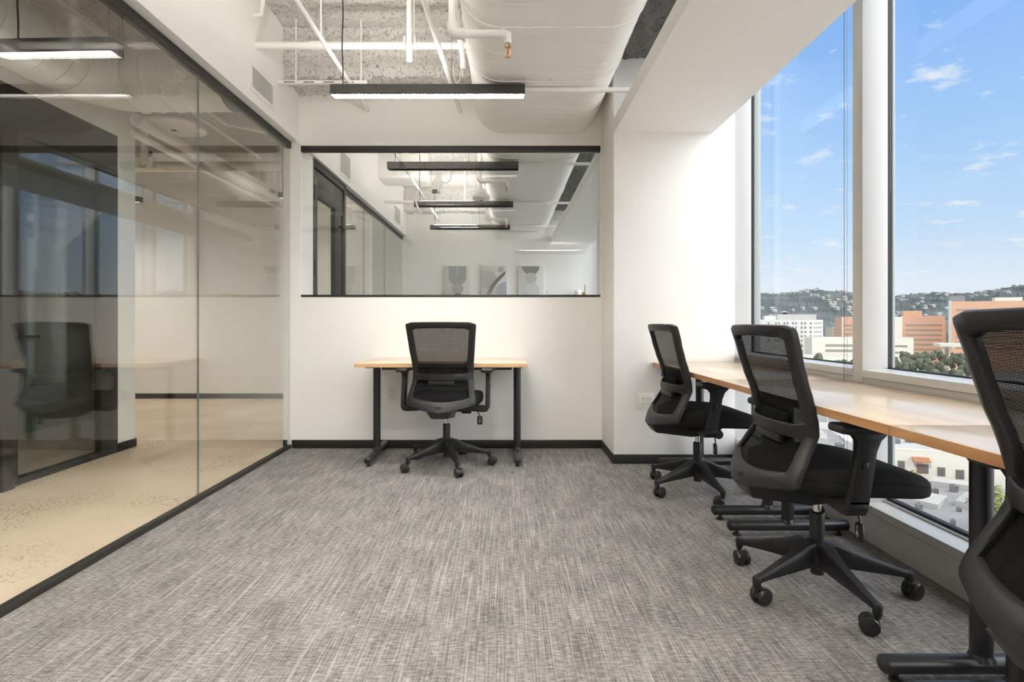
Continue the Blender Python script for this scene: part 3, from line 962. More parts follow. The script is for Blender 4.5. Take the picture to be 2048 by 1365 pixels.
# ------------------------------------------------------------------ tables on T legs
ZT = 0.735
TH = 0.028
def t_leg(parent, x, y, along):
    """post on a round foot tube; the foot runs along 'x' or 'y', 0.55 long, centred on the post"""
    bm = nb(); tube(bm, [(x, y, 0.062), (x, y, ZT - TH - 0.012)], 0.0275, 20)
    lathe(bm, [(0.034, 0.064), (0.030, 0.074), (0.0275, 0.08)], 20, (x, y, 0))
    leg = obj('leg', bm, M['powder'], parent)
    h = 0.275
    d = Vector((1, 0, 0)) if along == 'x' else Vector((0, 1, 0))
    c = Vector((x, y, 0.048))
    bm = nb(); tube(bm, [c - d * h, c + d * h], 0.0255, 20); obj('foot_bar', bm, M['powder'], leg)
    for s in (-1, 1):
        bm = nb(); e = c + d * s * (h + 0.0)
        tube(bm, [e, e + d * s * 0.006, e + d * s * 0.012, e + d * s * 0.016], [0.0255, 0.0245, 0.018, 0.006], 20)
        obj('end_cap', bm, M['plastic_dark'], leg)
        bm = nb(); q = c + d * s * (h - 0.03)
        lathe(bm, [(0.008, 0.024), (0.008, 0.012), (0.016, 0.010), (0.017, 0.0)], 14, (q.x, q.y, 0)); obj('glide', bm, M['plastic_dark'], leg)
    bm = nb()
    if along == 'x': box(bm, x - 0.22, x + 0.22, y - 0.035, y + 0.035, ZT - TH - 0.012, ZT - TH, 0.003)
    else: box(bm, x - 0.035, x + 0.035, y - 0.22, y + 0.22, ZT - TH - 0.012, ZT - TH, 0.003)
    obj('mount_plate', bm, M['powder'], leg)

def table(name, label, x0, x1, y0, y1, legs, along, edge_mat, top_mat, group=None, flap=None):
    t = thing(name, label, 'desk', (0, 0, 0), group=group)
    bm = nb(); box(bm, x0 + 0.002, x1 - 0.002, y0 + 0.002, y1 - 0.002, ZT - TH + 0.0005, ZT, 0.001)
    obj('tabletop', bm, M[top_mat], t)
    bm = nb()
    e = 0.0025
    box(bm, x0 - e + 0.002, x0 + 0.0035, y0, y1, ZT - TH, ZT - 0.0006); box(bm, x1 - 0.0035, x1 + e - 0.002, y0, y1, ZT - TH, ZT - 0.0006)
    box(bm, x0, x1, y0 - e + 0.002, y0 + 0.0035, ZT - TH, ZT - 0.0006); box(bm, x0, x1, y1 - 0.0035, y1 + e - 0.002, ZT - TH, ZT - 0.0006)
    obj('edge_band', bm, M[edge_mat], t)
    for (lx, ly) in legs: t_leg(t, lx, ly, along)
    bm = nb()
    (ax, ay), (bx, by) = legs
    if along == 'x': box(bm, ax - 0.02, ax + 0.02, min(ay, by) + 0.04, max(ay, by) - 0.04, ZT - TH - 0.042, ZT - TH - 0.002, 0.003)
    else: box(bm, min(ax, bx) + 0.04, max(ax, bx) - 0.04, ay - 0.02, ay + 0.02, ZT - TH - 0.042, ZT - TH - 0.002, 0.003)
    obj('support_rail', bm, M['powder'], t)
    if flap:
        fx, fy, l = flap
        bm = nb(); box(bm, fx - 0.0035, fx + 0.0035, fy - l / 2, fy + l / 2, ZT - 0.001, ZT + 0.0006)
        box(bm, fx - 0.014, fx + 0.0, fy - 0.045, fy + 0.045, ZT - 0.001, ZT + 0.0006)
        obj('cable_flap', bm, M['edge'], t)
    return t
GT = 'window desks in a row'
TX0, TX1 = 1.067, 1.684
table('desk', 'maple-topped desk farthest along the window row, touching the white column', TX0, TX1, 2.744, 3.918, [(1.36, 3.80), (1.36, 2.815)], 'x', 'edge', 'maple', GT, (1.615, 3.35, 0.36))
table('desk', 'middle maple-topped desk of the window row', TX0, TX1, 1.510, 2.741, [(1.355, 2.605), (1.355, 1.545)], 'x', 'edge', 'maple', GT, (1.615, 2.20, 0.36))
table('desk', 'nearest maple-topped desk of the window row, cut by the photo edge', TX0, TX1, 0.276, 1.507, [(1.355, 1.43), (1.355, 0.35)], 'x', 'edge', 'maple', GT, (1.615, 0.9, 0.36))
table('desk', 'small maple-topped desk against the back wall under the interior window', -1.061, 0.154, 3.800, 4.402, [(-0.972, 4.10), (0.088, 4.10)], 'y', 'edge_x', 'maple_x')

# ------------------------------------------------------------------ task chair
def lerp_tab(tab, z):
    tab = sorted(tab)
    if z <= tab[0][0]: return tab[0][1]
    for (a, va), (b, vb) in zip(tab, tab[1:]):
        if z <= b:
            t = (z - a) / (b - a)
            t = t * t * (3 - 2 * t) * 0.35 + t * 0.65
            return va + (vb - va) * t
    return tab[-1][1]
YE = [(0.40, -0.235), (0.448, -0.218), (0.49, -0.203), (0.55, -0.166), (0.595, -0.138), (0.632, -0.122), (0.665, -0.126), (0.71, -0.138), (0.75, -0.150), (0.82, -0.177), (0.90, -0.201), (1.01, -0.232)]
HWT = [(0.40, 0.075), (0.42, 0.13), (0.440, 0.215), (0.458, 0.238), (0.50, 0.235), (0.58, 0.216), (0.64, 0.209), (0.72, 0.215), (0.85, 0.228), (1.0, 0.242)]
BULGE = [(0.40, 0.075), (0.47, 0.070), (0.55, 0.058), (0.65, 0.045), (0.80, 0.036), (1.01, 0.030)]
def yback(x, z):
    hw = 0.24
    u = min(1, abs(x) / hw)
    return lerp_tab(YE, z) - lerp_tab(BULGE, z) * (1 - u ** 2)
def hw_in(z):
    t = 0.043 if z > 0.7 else (0.036 if z > 0.55 else 0.036 + (0.55 - z) * 0.12)
    return lerp_tab(HWT, z) - t

def back_frame_bm():
    bm = nb()
    ZTOP, zin_top = 1.01, 0.968
    def outer_bottom(u):                       # height of lower outline across
        return 0.402 + (0.446 - 0.402) * abs(u) ** 1.1
    def inner_bottom(u):
        return 0.478 + 0.020 * abs(u) ** 2
    out, inn = [], []
    NT, NS, NB = 12, 22, 14
    htop = 0.238
    for k in range(NT + 1):                     # top edge, left to right
        u = -1 + 2 * k / NT
        zc = ZTOP + 0.004 * (1 - u * u) - (0.010 if abs(u) == 1 else 0)
        out.append((u * htop, zc))
        ui = u * (hw_in(zin_top) - 0.0)
        inn.append((ui, zin_top + 0.003 * (1 - u * u) - (0.012 if abs(u) == 1 else 0)))
    zs0, zs1 = ZTOP - 0.022, 0.458
    zi0, zi1 = zin_top - 0.022, 0.502
    for k in range(NS + 1):                     # right side, down
        t = k / NS
        z = zs0 + (zs1 - zs0) * t
        zi = zi0 + (zi1 - zi0) * t
        out.append((lerp_tab(HWT, z), z)); inn.append((hw_in(zi), zi))
    for k in range(NB + 1):                     # bottom, right to left
        u = 1 - 2 * k / NB
        hb = 0.228
        z = outer_bottom(u)
        out.append((u * hb, z)); inn.append((u * (hw_in(0.495) - 0.012), inner_bottom(u)))
    for k in range(NS + 1):
        t = 1 - k / NS
        z = zs0 + (zs1 - zs0) * t
        zi = zi0 + (zi1 - zi0) * t
        out.append((-lerp_tab(HWT, z), z)); inn.append((-hw_in(zi), zi))
    n = len(out)
    TK = 0.026
    def pt(p, d):
        x, z = p
        return bm.verts.new((x, yback(x, z) + d, z))
    mid = [((o[0] + i[0]) / 2, (o[1] + i[1]) / 2) for o, i in zip(out, inn)]
    # rings around the section: outer-rear, mid-rear (proud), inner-rear, inner-front, mid-front, outer-front
    secs = []
    for o, m_, i in zip(out, mid, inn):
        def mixp(a, b, t): return (a[0] + (b[0] - a[0]) * t, a[1] + (b[1] - a[1]) * t)
        secs.append([pt(o, 0.004), pt(mixp(o, i, 0.10), -0.003), pt(m_, -0.006), pt(mixp(o, i, 0.92), -0.002), pt(i, 0.004), pt(i, TK - 0.004), pt(mixp(o, i, 0.9), TK), pt(mixp(o, i, 0.1), TK), pt(o, TK - 0.005)])
    for k in range(n):
        A, B = secs[k], secs[(k + 1) % n]
        m = len(A)
        for j in range(m):
            bm.faces.new([A[j], A[(j + 1) % m], B[(j + 1) % m], B[j]])
    bmesh.ops.recalc_face_normals(bm, faces=bm.faces)
    return bm

def mesh_back_bm(z0, z1, pitch, fill, d=0.018):
    bm = nb()
    nseg = 10
    z = z0
    while z < z1:
        h = pitch * fill
        rows = []
        for zz in (z, z + h):
            w = hw_in(zz) + 0.008
            rows.append([(w * (-1 + 2 * k / nseg), yback(w * (-1 + 2 * k / nseg), zz) + d, zz) for k in range(nseg + 1)])
        grid(bm, rows)
        z += pitch
    return bm

def mesh_threads_bm(z0, z1):
    """fine upright threads that tie the rows together"""
    bm = nb()
    for k in range(-20, 21):
        x = k * 0.0092
        rows = []
        for dx in (-0.0004, 0.0004):
            row = []
            for j in range(13):
                z = z0 + (z1 - z0) * j / 12
                xx = max(-hw_in(z), min(hw_in(z), x + dx))
                row.append((xx, yback(xx, z) + 0.0185, z))
            rows.append(row)
        grid(bm, rows)
    return bm

def band_bm(zc0, zc1, bul, hx, th=0.012, dedge=-0.004):
    """curved bar across the rear of the back frame"""
    bm = nb()
    n = 20
    secs = []
    for k in range(n + 1):
        u = -1 + 2 * k / n
        x = u * hx
        fl = 0.020 * max(0, abs(u) - 0.75) / 0.25           # flares where it meets the sides
        za, zb = zc0 - fl, zc1 + fl * 0.8
        y = yback(hx, (za + zb) / 2) + dedge - bul * (1 - abs(u) ** 2.6)
        b = 0.004
        secs.append([bm.verts.new(p) for p in ((x, y, za + b), (x, y - 0.0015, (za + zb) / 2), (x, y, zb - b), (x, y + b, zb), (x, y + th - b, zb), (x, y + th, zb - b), (x, y + th, za + b), (x, y + th - b, za), (x, y + b, za))])
    m = 9
    for A, B in zip(secs, secs[1:]):
        for j in range(m):
            bm.faces.new([A[j], A[(j + 1) % m], B[(j + 1) % m], B[j]])
    bm.faces.new(secs[0]); bm.faces.new(secs[-1][::-1])
    bmesh.ops.recalc_face_normals(bm, faces=bm.faces)
    return bm

def seat_bm():
    bm = nb()
    n = 44
    def ring(s, z, dip):
        pts = []
        for k in range(n):
            a = 2 * PI * k / n
            ca, sa = math.cos(a), math.sin(a)
            e = 2 / 4.2
            x = 0.248 * math.copysign(abs(ca) ** e, ca)
            y = 0.262 * math.copysign(abs(sa) ** e, sa)
            if y < 0: x *= 1 - 0.10 * (abs(y) / 0.262) ** 2
            x *= s; y *= s
            yy = y + 0.050
            f = max(0, (yy - 0.06) / 0.25)
            zz = z - dip * 0.040 * f ** 1.7 + (0.006 * (x / 0.248) ** 2 if dip > 0.5 else 0)
            pts.append(bm.verts.new((x, yy, zz)))
        return pts
    R = [ring(0.86, 0.423, 0.35), ring(0.95, 0.425, 0.4), ring(0.985, 0.435, 0.5), ring(1.0, 0.455, 0.7), ring(0.998, 0.470, 0.85), ring(0.988, 0.4725, 0.9), ring(0.998, 0.475, 0.9),
         ring(0.99, 0.490, 1), ring(0.965, 0.501, 1), ring(0.92, 0.508, 1), ring(0.80, 0.513, 1), ring(0.5, 0.514, 1), ring(0.2, 0.513, 1)]
    for A, B in zip(R, R[1:]):
        for k in range(n):
            bm.faces.new([A[k], A[(k + 1) % n], B[(k + 1) % n], B[k]])
    bm.faces.new(R[0][::-1]); bm.faces.new(R[-1])
    return bm

def arm_bm(s):
    """one armrest: bar under the seat, elbow and slanted flat post; s = -1 left, +1 right"""
    bm = nb()
    xo, xi = 0.315, 0.287
    prism(bm, [(0.09, 0.395), (0.27, 0.382), (0.300, 0.387), (0.315, 0.413), (0.315, 0.44), (0.287, 0.44), (0.287, 0.424), (0.10, 0.428)] if s > 0 else
              [(-x, z) for x, z in [(0.09, 0.395), (0.27, 0.382), (0.300, 0.387), (0.315, 0.413), (0.315, 0.44), (0.287, 0.44), (0.287, 0.424), (0.10, 0.428)]][::-1], 'y', -0.075, -0.012, 0.003)
    # flat post, flaring to carry the pad
    prof = [(-0.077, 0.425), (-0.010, 0.425), (0.016, 0.60), (0.030, 0.635), (0.052, 0.656), (0.052, 0.664), (-0.082, 0.664), (-0.082, 0.656), (-0.060, 0.650), (-0.046, 0.630), (-0.046, 0.60)]
    prism(bm, prof, 'x', s * xi, s * xo, 0.004)
    return bm

def caster(parent, x, y, yaw):
    bm = nb()
    c, s = math.cos(yaw), math.sin(yaw)
    lathe(bm, [(0.006, 0.05), (0.006, 0.082)], 10, (x, y, 0))
    lathe(bm, [(0.011, 0.058), (0.011, 0.066), (0.008, 0.070)], 12, (x, y, 0))
    # hood between the wheels
    ox, oy = x - 0.022 * c, y - 0.022 * s                     # wheel axle trails the stem
    nx, ny = -s, c
    ring = []
    for side in (-1, 1):
        r = []
        for k in range(14):
            a = PI * 1.15 * k / 13 - 0.15
            px = ox + math.cos(a) * 0.026 * c + nx * 0.006 * side
            py = oy + math.cos(a) * 0.026 * s + ny * 0.006 * side
            r.append(bm.verts.new((px, py, 0.029 + 0.027 * math.sin(a))))
        ring.append(r)
    for k in range(13):
        bm.faces.new([ring[0][k], ring[0][k + 1], ring[1][k + 1], ring[1][k]])
    bm.faces.new(ring[0]); bm.faces.new(ring[1][::-1])
    bmesh.ops.recalc_face_normals(bm, faces=bm.faces)
    o = obj('caster', bm, M['plastic_dark'], parent)
    for side in (-1, 1):
        bm = nb()
        prof = [(0.010, 0.0), (0.024, 0.0), (0.0295, 0.003), (0.031, 0.008), (0.0305, 0.014), (0.028, 0.018), (0.017, 0.0205), (0.004, 0.021)]
        lathe(bm, prof, 22, (0, 0, 0), 'y')
        rot = Matrix.Translation((ox + nx * 0.0075 * side, oy + ny * 0.0075 * side, 0.031)) @ Matrix.Rotation(yaw + (0 if side > 0 else PI), 4, 'Z')
        bmesh.ops.transform(bm, matrix=rot, verts=bm.verts)
        obj('wheel', bm, M['plastic_dark'], o)

def make_chair(name, label, loc, rz, group, base_rot, lift=0.0, yaws=None, ex=None):
    t = thing(name, label, 'office chair', loc, rz, group)
    up = Matrix.Translation((0, 0, lift))
    def part(nm, bm, m, parent=t, raise_=True, **k):
        if raise_ and lift: bmesh.ops.transform(bm, matrix=up, verts=bm.verts)
        return obj(nm, bm, M[m], parent, **k)
    part('seat', seat_bm(), 'fabric', angle=50)
    fr = part('back_frame', back_frame_bm(), 'plastic', angle=40)
    bm = nb(); box(bm, -0.018, 0.018, yback(0, 0.442) - 0.0075, yback(0, 0.442) - 0.004, 0.433, 0.452, 0.002)
    part('badge', bm, 'plastic_dark', fr)
    mb = part('back_mesh', mesh_back_bm(0.742, 0.972, 0.0030, 0.86), 'mesh', angle=30)
    mb['kind'] = 'stuff'
    mt = part('back_mesh_threads', mesh_threads_bm(0.742, 0.97), 'mesh', angle=30)
    mt['kind'] = 'stuff'
    part('lower_mesh', mesh_back_bm(0.474, 0.742, 0.0030, 0.955), 'mesh', angle=30)['kind'] = 'stuff'
    part('lumbar_band', band_bm(0.612, 0.660, 0.066, 0.210), 'plastic', angle=40)
    bm = nb(); box(bm, -0.098, 0.098, -0.012, 0.012, -0.038, 0.040, 0.010, 3)
    bmesh.ops.transform(bm, matrix=Matrix.Translation((0, yback(0, 0.64) + 0.006, 0.652)), verts=bm.verts)
    pad = part('lumbar_pad', bm, 'mesh')
    bm = nb(); box(bm, -0.090, 0.090, -0.010, 0.014, -0.030, 0.0, 0.006)
    bmesh.ops.transform(bm, matrix=Matrix.Translation((0, yback(0, 0.61) - 0.004, 0.612)), verts=bm.verts)
    part('slider', bm, 'plastic', pad)
    # spine and tilt mechanism under the seat
    bm = nb()
    hexa(bm, [(-0.055, -0.27, 0.365), (0.055, -0.27, 0.365), (0.07, -0.05, 0.340), (-0.07, -0.05, 0.340)],
         [(-0.085, -0.305, 0.420), (0.085, -0.305, 0.420), (0.08, -0.05, 0.425), (-0.08, -0.05, 0.425)], 0.008)
    hexa(bm, [(-0.062, -0.07, 0.338), (0.062, -0.07, 0.338), (0.055, 0.10, 0.352), (-0.055, 0.10, 0.352)],
         [(-0.085, -0.07, 0.424), (0.085, -0.07, 0.424), (0.085, 0.14, 0.422), (-0.085, 0.14, 0.422)], 0.008)
    mech = part('tilt_mechanism', bm, 'plastic_dark')
    bm = nb(); lathe(bm, [(0.014, 0.06), (0.014, 0.10), (0.024, 0.102), (0.026, 0.108), (0.026, 0.165), (0.022, 0.170)], 20, (0, 0.06, 0.375), 'x')
    part('tension_knob', bm, 'plastic_dark', mech)
    # height lever: bent wire with a flat paddle that carries a small white arrow mark
    bm = nb(); tube(bm, [(0.06, 0.0, 0.392), (0.16, 0.012, 0.384), (0.215, 0.012, 0.378), (0.236, 0.010, 0.350), (0.238, 0.008, 0.338)], 0.0038, 8)
    lev = part('height_lever', bm, 'plastic_dark')
    bm = nb(); box(bm, 0.220, 0.258, -0.002, 0.014, 0.280, 0.342, 0.008)
    part('paddle', bm, 'plastic_dark', lev)
    bm = nb()
    for q in ([(0.232, 0.300), (0.239, 0.318), (0.246, 0.300)], ):
        for a, b in zip(q, q[1:]):
            tube(bm, [(a[0], -0.0024, a[1]), (b[0], -0.0024, b[1])], 0.0009, 5)
    tube(bm, [(0.239, -0.0024, 0.292), (0.239, -0.0024, 0.330)], 0.0009, 5)
    tube(bm, [(0.233, -0.0024, 0.332), (0.245, -0.0024, 0.332)], 0.0009, 5)
    part('arrow_mark', bm, 'outlet', lev)
    # arms
    for s in (-1, 1):
        a = part('armrest', arm_bm(s), 'plastic', angle=40)
        bm = nb(); box(bm, s * 0.301 - 0.042, s * 0.301 + 0.042, -0.118, 0.092, 0.661, 0.691, 0.012, 3)
        part('arm_pad', bm, 'plastic_dark', a)
        bm = nb(); box(bm, s * 0.301 - 0.018 if s < 0 else 0.312, s * 0.301 + (0.018 if s > 0 else -0.011), -0.034, -0.014, 0.545, 0.568, 0.003)
        part('adjust_button', bm, 'plastic_dark', a)
    # gas lift
    bm = nb(); tube(bm, [(0, 0, 0.28), (0, 0, 0.345 + lift)], 0.014, 18); part('gas_piston', bm, 'chrome', raise_=False)
    bm = nb(); lathe(bm, [(0.0225, 0.062), (0.024, 0.066), (0.0255, 0.10), (0.0262, 0.285), (0.0255, 0.294), (0.0225, 0.297), (0.0225, 0.290)], 22)
    part('column_sleeve', bm, 'plastic_dark', raise_=False)
    bm = nb(); lathe(bm, [(0.030, 0.090), (0.046, 0.100), (0.050, 0.120), (0.050, 0.168), (0.044, 0.186), (0.030, 0.192)], 24)
    hub = part('base_hub', bm, 'plastic', raise_=False)
    for k in range(5):
        a = base_rot + k * 2 * PI / 5
        bm = nb()
        st = [(0.030, 0.030, 0.100, 0.190), (0.065, 0.027, 0.098, 0.186), (0.12, 0.022, 0.093, 0.163), (0.20, 0.0175, 0.088, 0.135), (0.27, 0.0145, 0.083, 0.112), (0.305, 0.0145, 0.078, 0.104), (0.318, 0.010, 0.078, 0.100)]
        secs = []
        for (r, hw, zb, zt) in st:
            w2 = hw * 0.62
            secs.append([bm.verts.new((r, y, z)) for y, z in ((-w2, zb), (w2, zb), (hw * 0.95, zb + (zt - zb) * 0.45), (hw, zt - 0.009), (hw * 0.72, zt - 0.001), (-hw * 0.72, zt - 0.001), (-hw, zt - 0.009), (-hw * 0.95, zb + (zt - zb) * 0.45))])
        m = 8
        for A, B in zip(secs, secs[1:]):
            for j in range(m):
                bm.faces.new([A[j], A[(j + 1) % m], B[(j + 1) % m], B[j]])
        bm.faces.new(secs[0][::-1]); bm.faces.new(secs[-1])
        lathe(bm, [(0.0125, 0.066), (0.0145, 0.070), (0.0150, 0.098), (0.012, 0.103)], 16, (0.306, 0, 0))
        bmesh.ops.recalc_face_normals(bm, faces=bm.faces)
        bmesh.ops.transform(bm, matrix=Matrix.Rotation(a, 4, 'Z'), verts=bm.verts)
        part('spoke', bm, 'plastic', raise_=False, angle=40)
        yw = (yaws[k] if yaws else 0) - rz
        caster(t, 0.306 * math.cos(a), 0.306 * math.sin(a), yw)
    return t

GC = 'black mesh task chairs'
rad = math.radians
make_chair('office_chair', 'black mesh office chair pushed under the small desk at the back wall', (-0.422, 3.885, 0), rad(-4.5), GC,
           rad(6), 0.012, [rad(165), rad(250), rad(150), rad(20), rad(120)])
make_chair('office_chair', 'black mesh office chair in front of the white column', (1.163, 3.285, 0), -PI / 2 + rad(2), GC,
           rad(-86) + PI / 2, 0.0, [rad(-20), rad(200), rad(80), rad(215), rad(215)])
make_chair('office_chair', 'black mesh office chair at the middle of the window desks, seen whole', (1.192, 2.075, 0), -PI / 2, GC,
           rad(-86) + PI / 2, 0.0, [rad(-30), rad(205), rad(60), rad(92), rad(205)])
make_chair('office_chair', 'black mesh office chair nearest the viewpoint, cut off by the photo edge', (1.192, 0.93, 0), -PI / 2, GC,
           rad(-80) + PI / 2, 0.034, [rad(-40), rad(20), rad(80), rad(140), rad(190)])

# ------------------------------------------------------------------ blind chain at the mullion
t = thing('blind_chain', 'thin beaded blind chain hanging in a loop beside the first mullion', 'blind chain', (1.672, 2.665, 0))
BZ = [0.40, 3.05]
octv = [(1, 0, 0), (0, 1, 0), (-1, 0, 0), (0, -1, 0), (0, 0, 1), (0, 0, -1)]
octf = [(0, 1, 4), (1, 2, 4), (2, 3, 4), (3, 0, 4), (1, 0, 5), (2, 1, 5), (3, 2, 5), (0, 3, 5)]
for dx, mm in ((-0.008, 'gasket'), (0.006, 'alu')):
    V, Fc = [], []
    n = int((BZ[1] - BZ[0]) / 0.0085)
    for k in range(n):
        b = len(V)
        z = BZ[0] + k * 0.0085
        V += [(dx + v[0] * 0.0027, v[1] * 0.0027, z + v[2] * 0.0027) for v in octv]
        Fc += [tuple(i + b for i in f) for f in octf]
    b = len(V)
    for k in range(4):
        V += [(dx + 0.0007 * math.cos(k * PI / 2), 0.0007 * math.sin(k * PI / 2), z) for z in BZ]
    Fc += [(b + 2 * k, b + (2 * k + 2) % 8, b + (2 * k + 3) % 8, b + 2 * k + 1) for k in range(4)]
    me = bpy.data.meshes.new('beads'); me.from_pydata(V, [], Fc); me.shade_smooth()
    me.materials.append(M[mm])
    o = bpy.data.objects.new('beads', me); C.objects.link(o); o.parent = t; o['kind'] = 'stuff'
bm = nb(); lathe(bm, [(0.016, -0.012), (0.018, -0.006), (0.018, 0.006), (0.016, 0.012)], 18, (0.0, 0.0, 3.05), 'y')
box(bm, -0.01, 0.03, -0.04, 0.012, 3.04, 3.07, 0.002)
box(bm, -0.01, 0.02, -0.03, 0.0, 3.06, 3.23)
obj('clutch', bm, M['alu'], t)

# ------------------------------------------------------------------ things in the next office and corridor
def canvas(label, x0, kind):
    w, z0, z1, dp = 0.43, 1.30, 1.985, 0.035
    t = thing('wall_art', label, 'picture', (x0, YF2, 0), group='abstract canvases on the far wall')
    bm = nb(); box(bm, 0, w, -dp, 0, z0, z1, 0.002); obj('canvas', bm, mat('canvas_cream', (0.70, 0.70, 0.665), 0.8), t)
    y = -dp - 0.0012
    def shape(pts, col, nm, lift=0):
        bm = nb()
        prism(bm, [(max(0.004, min(w - 0.004, p[0])), max(z0 + 0.004, min(z1 - 0.004, p[1]))) for p in pts], 'y', y - lift, y - lift - 0.0008)
        obj(nm, bm, mat('paint_' + nm, col, 0.8), t, smooth=False)
    def disc(cx, cz, r, a0=0, a1=2 * PI, n=28):
        return [(cx + r * math.cos(a0 + (a1 - a0) * k / n), cz + r * math.sin(a0 + (a1 - a0) * k / n)) for k in range(n + (0 if a1 - a0 > 6.2 else 1))]
    if kind == 0:
        shape([(0.07, z1 - 0.01)] + disc(0.22, 1.80, 0.15, PI, 2 * PI) + [(0.37, z1 - 0.01)], (0.40, 0.43, 0.41), 'arch')
        shape([(0.215, z1 - 0.01), (0.215, 1.80), (0.225, 1.80), (0.225, z1 - 0.01)], (0.75, 0.75, 0.72), 'stripe', 0.001)
        shape(disc(0.22, 1.595, 0.098), (0.47, 0.47, 0.43), 'disc', 0.001)
        shape(disc(0.22, 1.40, 0.12, 0, PI), (0.20, 0.215, 0.19), 'half_disc', 0.002)
    elif kind == 1:
        shape(disc(0.10, 1.76, 0.16), (0.52, 0.53, 0.49), 'disc')
        shape(disc(0.33, 1.92, 0.048), (0.45, 0.45, 0.42), 'small_disc', 0.001)
        shape(disc(0.40, 1.56, 0.15), (0.44, 0.46, 0.53), 'blue_disc', 0.0005)
        shape(disc(0.26, 1.48, 0.16), (0.60, 0.60, 0.55), 'pale_disc', 0.0001)
        # frond: leaflets on a curved stalk
        for k in range(13):
            f = k / 12
            sx, sz = 0.17 + 0.20 * f ** 1.3, 1.44 + 0.36 * f ** 0.8
            ang = rad(128 - 62 * f)
            ln = 0.135 - 0.03 * f
            ex_, ez = sx + ln * math.cos(ang), sz + ln * math.sin(ang)
            nx_, nz = -math.sin(ang) * 0.017, math.cos(ang) * 0.017
            mx_, mz = (sx + ex_) / 2, (sz + ez) / 2
            shape([(sx, sz), (mx_ + nx_, mz + nz), (ex_, ez), (mx_ - nx_, mz - nz)], (0.19, 0.185, 0.15), 'leaflet', 0.002)
    else:
        shape(disc(0.215, z1 - 0.012, 0.145, PI, 2 * PI), (0.24, 0.28, 0.23), 'half_disc')
        shape(disc(0.215, 1.77, 0.098), (0.53, 0.54, 0.49), 'disc', 0.001)
        shape([(0.07, 1.31)] + disc(0.215, 1.56, 0.145, PI, 0) + [(0.36, 1.31)], (0.60, 0.63, 0.64), 'arch', 0.0005)
canvas('leftmost canvas with a grey arch and discs, seen through the interior window', -1.03, 0)
canvas('middle canvas with a dark leaf frond, seen through the interior window', -0.41, 1)
canvas('rightmost canvas with a dark green half disc, seen through the interior window', 0.215, 2)

t = thing('wall_sconce', 'brass rod wall sconce with an opal globe at the far wall', 'sconce', (1.33, YF2, 0))
bm = nb(); tube(bm, [(0, -0.10, 1.28), (0, -0.10, 1.66)], 0.008, 10); tube(bm, [(0, -0.10, 1.48), (0, 0.0, 1.48)], 0.008, 10)
lathe(bm, [(0.04, -0.012), (0.04, 0.0)], 18, (0, 0, 1.48), 'y'); tube(bm, [(0, -0.10, 1.52), (-0.07, -0.10, 1.52)], 0.012, 10)
obj('brass_stem', bm, M['brass'], t)
bm = nb(); lathe(bm, [(0.062 * math.sin(PI * k / 14) + 1e-4, -0.062 * math.cos(PI * k / 14)) for k in range(15)], 20, (-0.115, -0.10, 1.52)); obj('globe', bm, M['opal'], t)

t = thing('potted_plant', 'potted plant whose two leaf tips poke above the interior window sill', 'plant', (0.52, 8.75, 0))
bm = nb(); lathe(bm, [(0.13, 0.0), (0.16, 0.02), (0.19, 0.36), (0.18, 0.37), (0.165, 0.33)], 24); obj('pot', bm, M['pot'], t)
for k, (a, ln, h) in enumerate(((0.2, 0.16, 1.55), (2.7, 0.22, 1.53), (1.4, 0.3, 1.25), (3.6, 0.28, 1.2), (4.6, 0.25, 1.3), (5.5, 0.3, 1.1))):
    bm = nb()
    rows = [[], [], []]
    for j in range(9):
        f = j / 8
        r = ln * f ** 1.6
        z = 0.33 + (h - 0.33) * f ** 0.85
        wdt = 0.035 * math.sin(PI * (0.12 + 0.88 * f)) + 0.002
        cx, cy = r * math.cos(a), r * math.sin(a)
        rows[0].append((cx - math.sin(a) * wdt, cy + math.cos(a) * wdt, z)); rows[1].append((cx * 0.97, cy * 0.97, z - 0.006)); rows[2].append((cx + math.sin(a) * wdt, cy - math.cos(a) * wdt, z))
    grid(bm, rows); obj('leaf', bm, M['leaf'], t)

def access_point(label, c, w, d, ztop, box_):
    t = thing('access_point', label, 'access point', c)
    bm = nb()
    n = 28
    rings = []
    for s, z in ((0.35, -0.034), (0.75, -0.030), (0.96, -0.016), (1.0, 0.0), (0.97, 0.012), (0.8, 0.02)):
        rings.append([bm.verts.new((s * w * math.copysign(abs(math.cos(2 * PI * k / n)) ** 0.7, math.cos(2 * PI * k / n)), s * d * math.copysign(abs(math.sin(2 * PI * k / n)) ** 0.7, math.sin(2 * PI * k / n)), z)) for k in range(n)])
    for A, B in zip(rings, rings[1:]):
        for k in range(n): bm.faces.new([A[k], A[(k + 1) % n], B[(k + 1) % n], B[k]])
    bm.faces.new(rings[0][::-1]); bm.faces.new(rings[-1])
    obj('shell', bm, M['white_plastic'], t)
    bm = nb(); box(bm, -box_, box_, -box_ * 0.8, box_ * 0.8, 0.03, 0.03 + box_ * 1.1, 0.004); box(bm, -box_ * 0.6, box_ * 0.6, -box_ * 0.5, box_ * 0.5, 0.018, 0.03)
    obj('junction_box', bm, M['white_plastic'], t)
    bm = nb(); tube(bm, [(0, 0, 0.03 + box_), (0, 0, ztop - c[2])], 0.006, 8); obj('hanger_rod', bm, M['white_paint'], t)
    bm = nb(); box(bm, -0.02, 0.02, -0.02, 0.02, -0.036, -0.0335); obj('logo_spot', bm, M['slot'], t)
access_point('oval white access point hanging in the next office', (-0.27, 6.05, 2.42), 0.10, 0.10, ZC + 0.03, 0.045)
access_point('large white access point with a box above, hanging over the corridor', (-2.9, 4.75, 2.74), 0.24, 0.24, ZC + 0.03, 0.11)

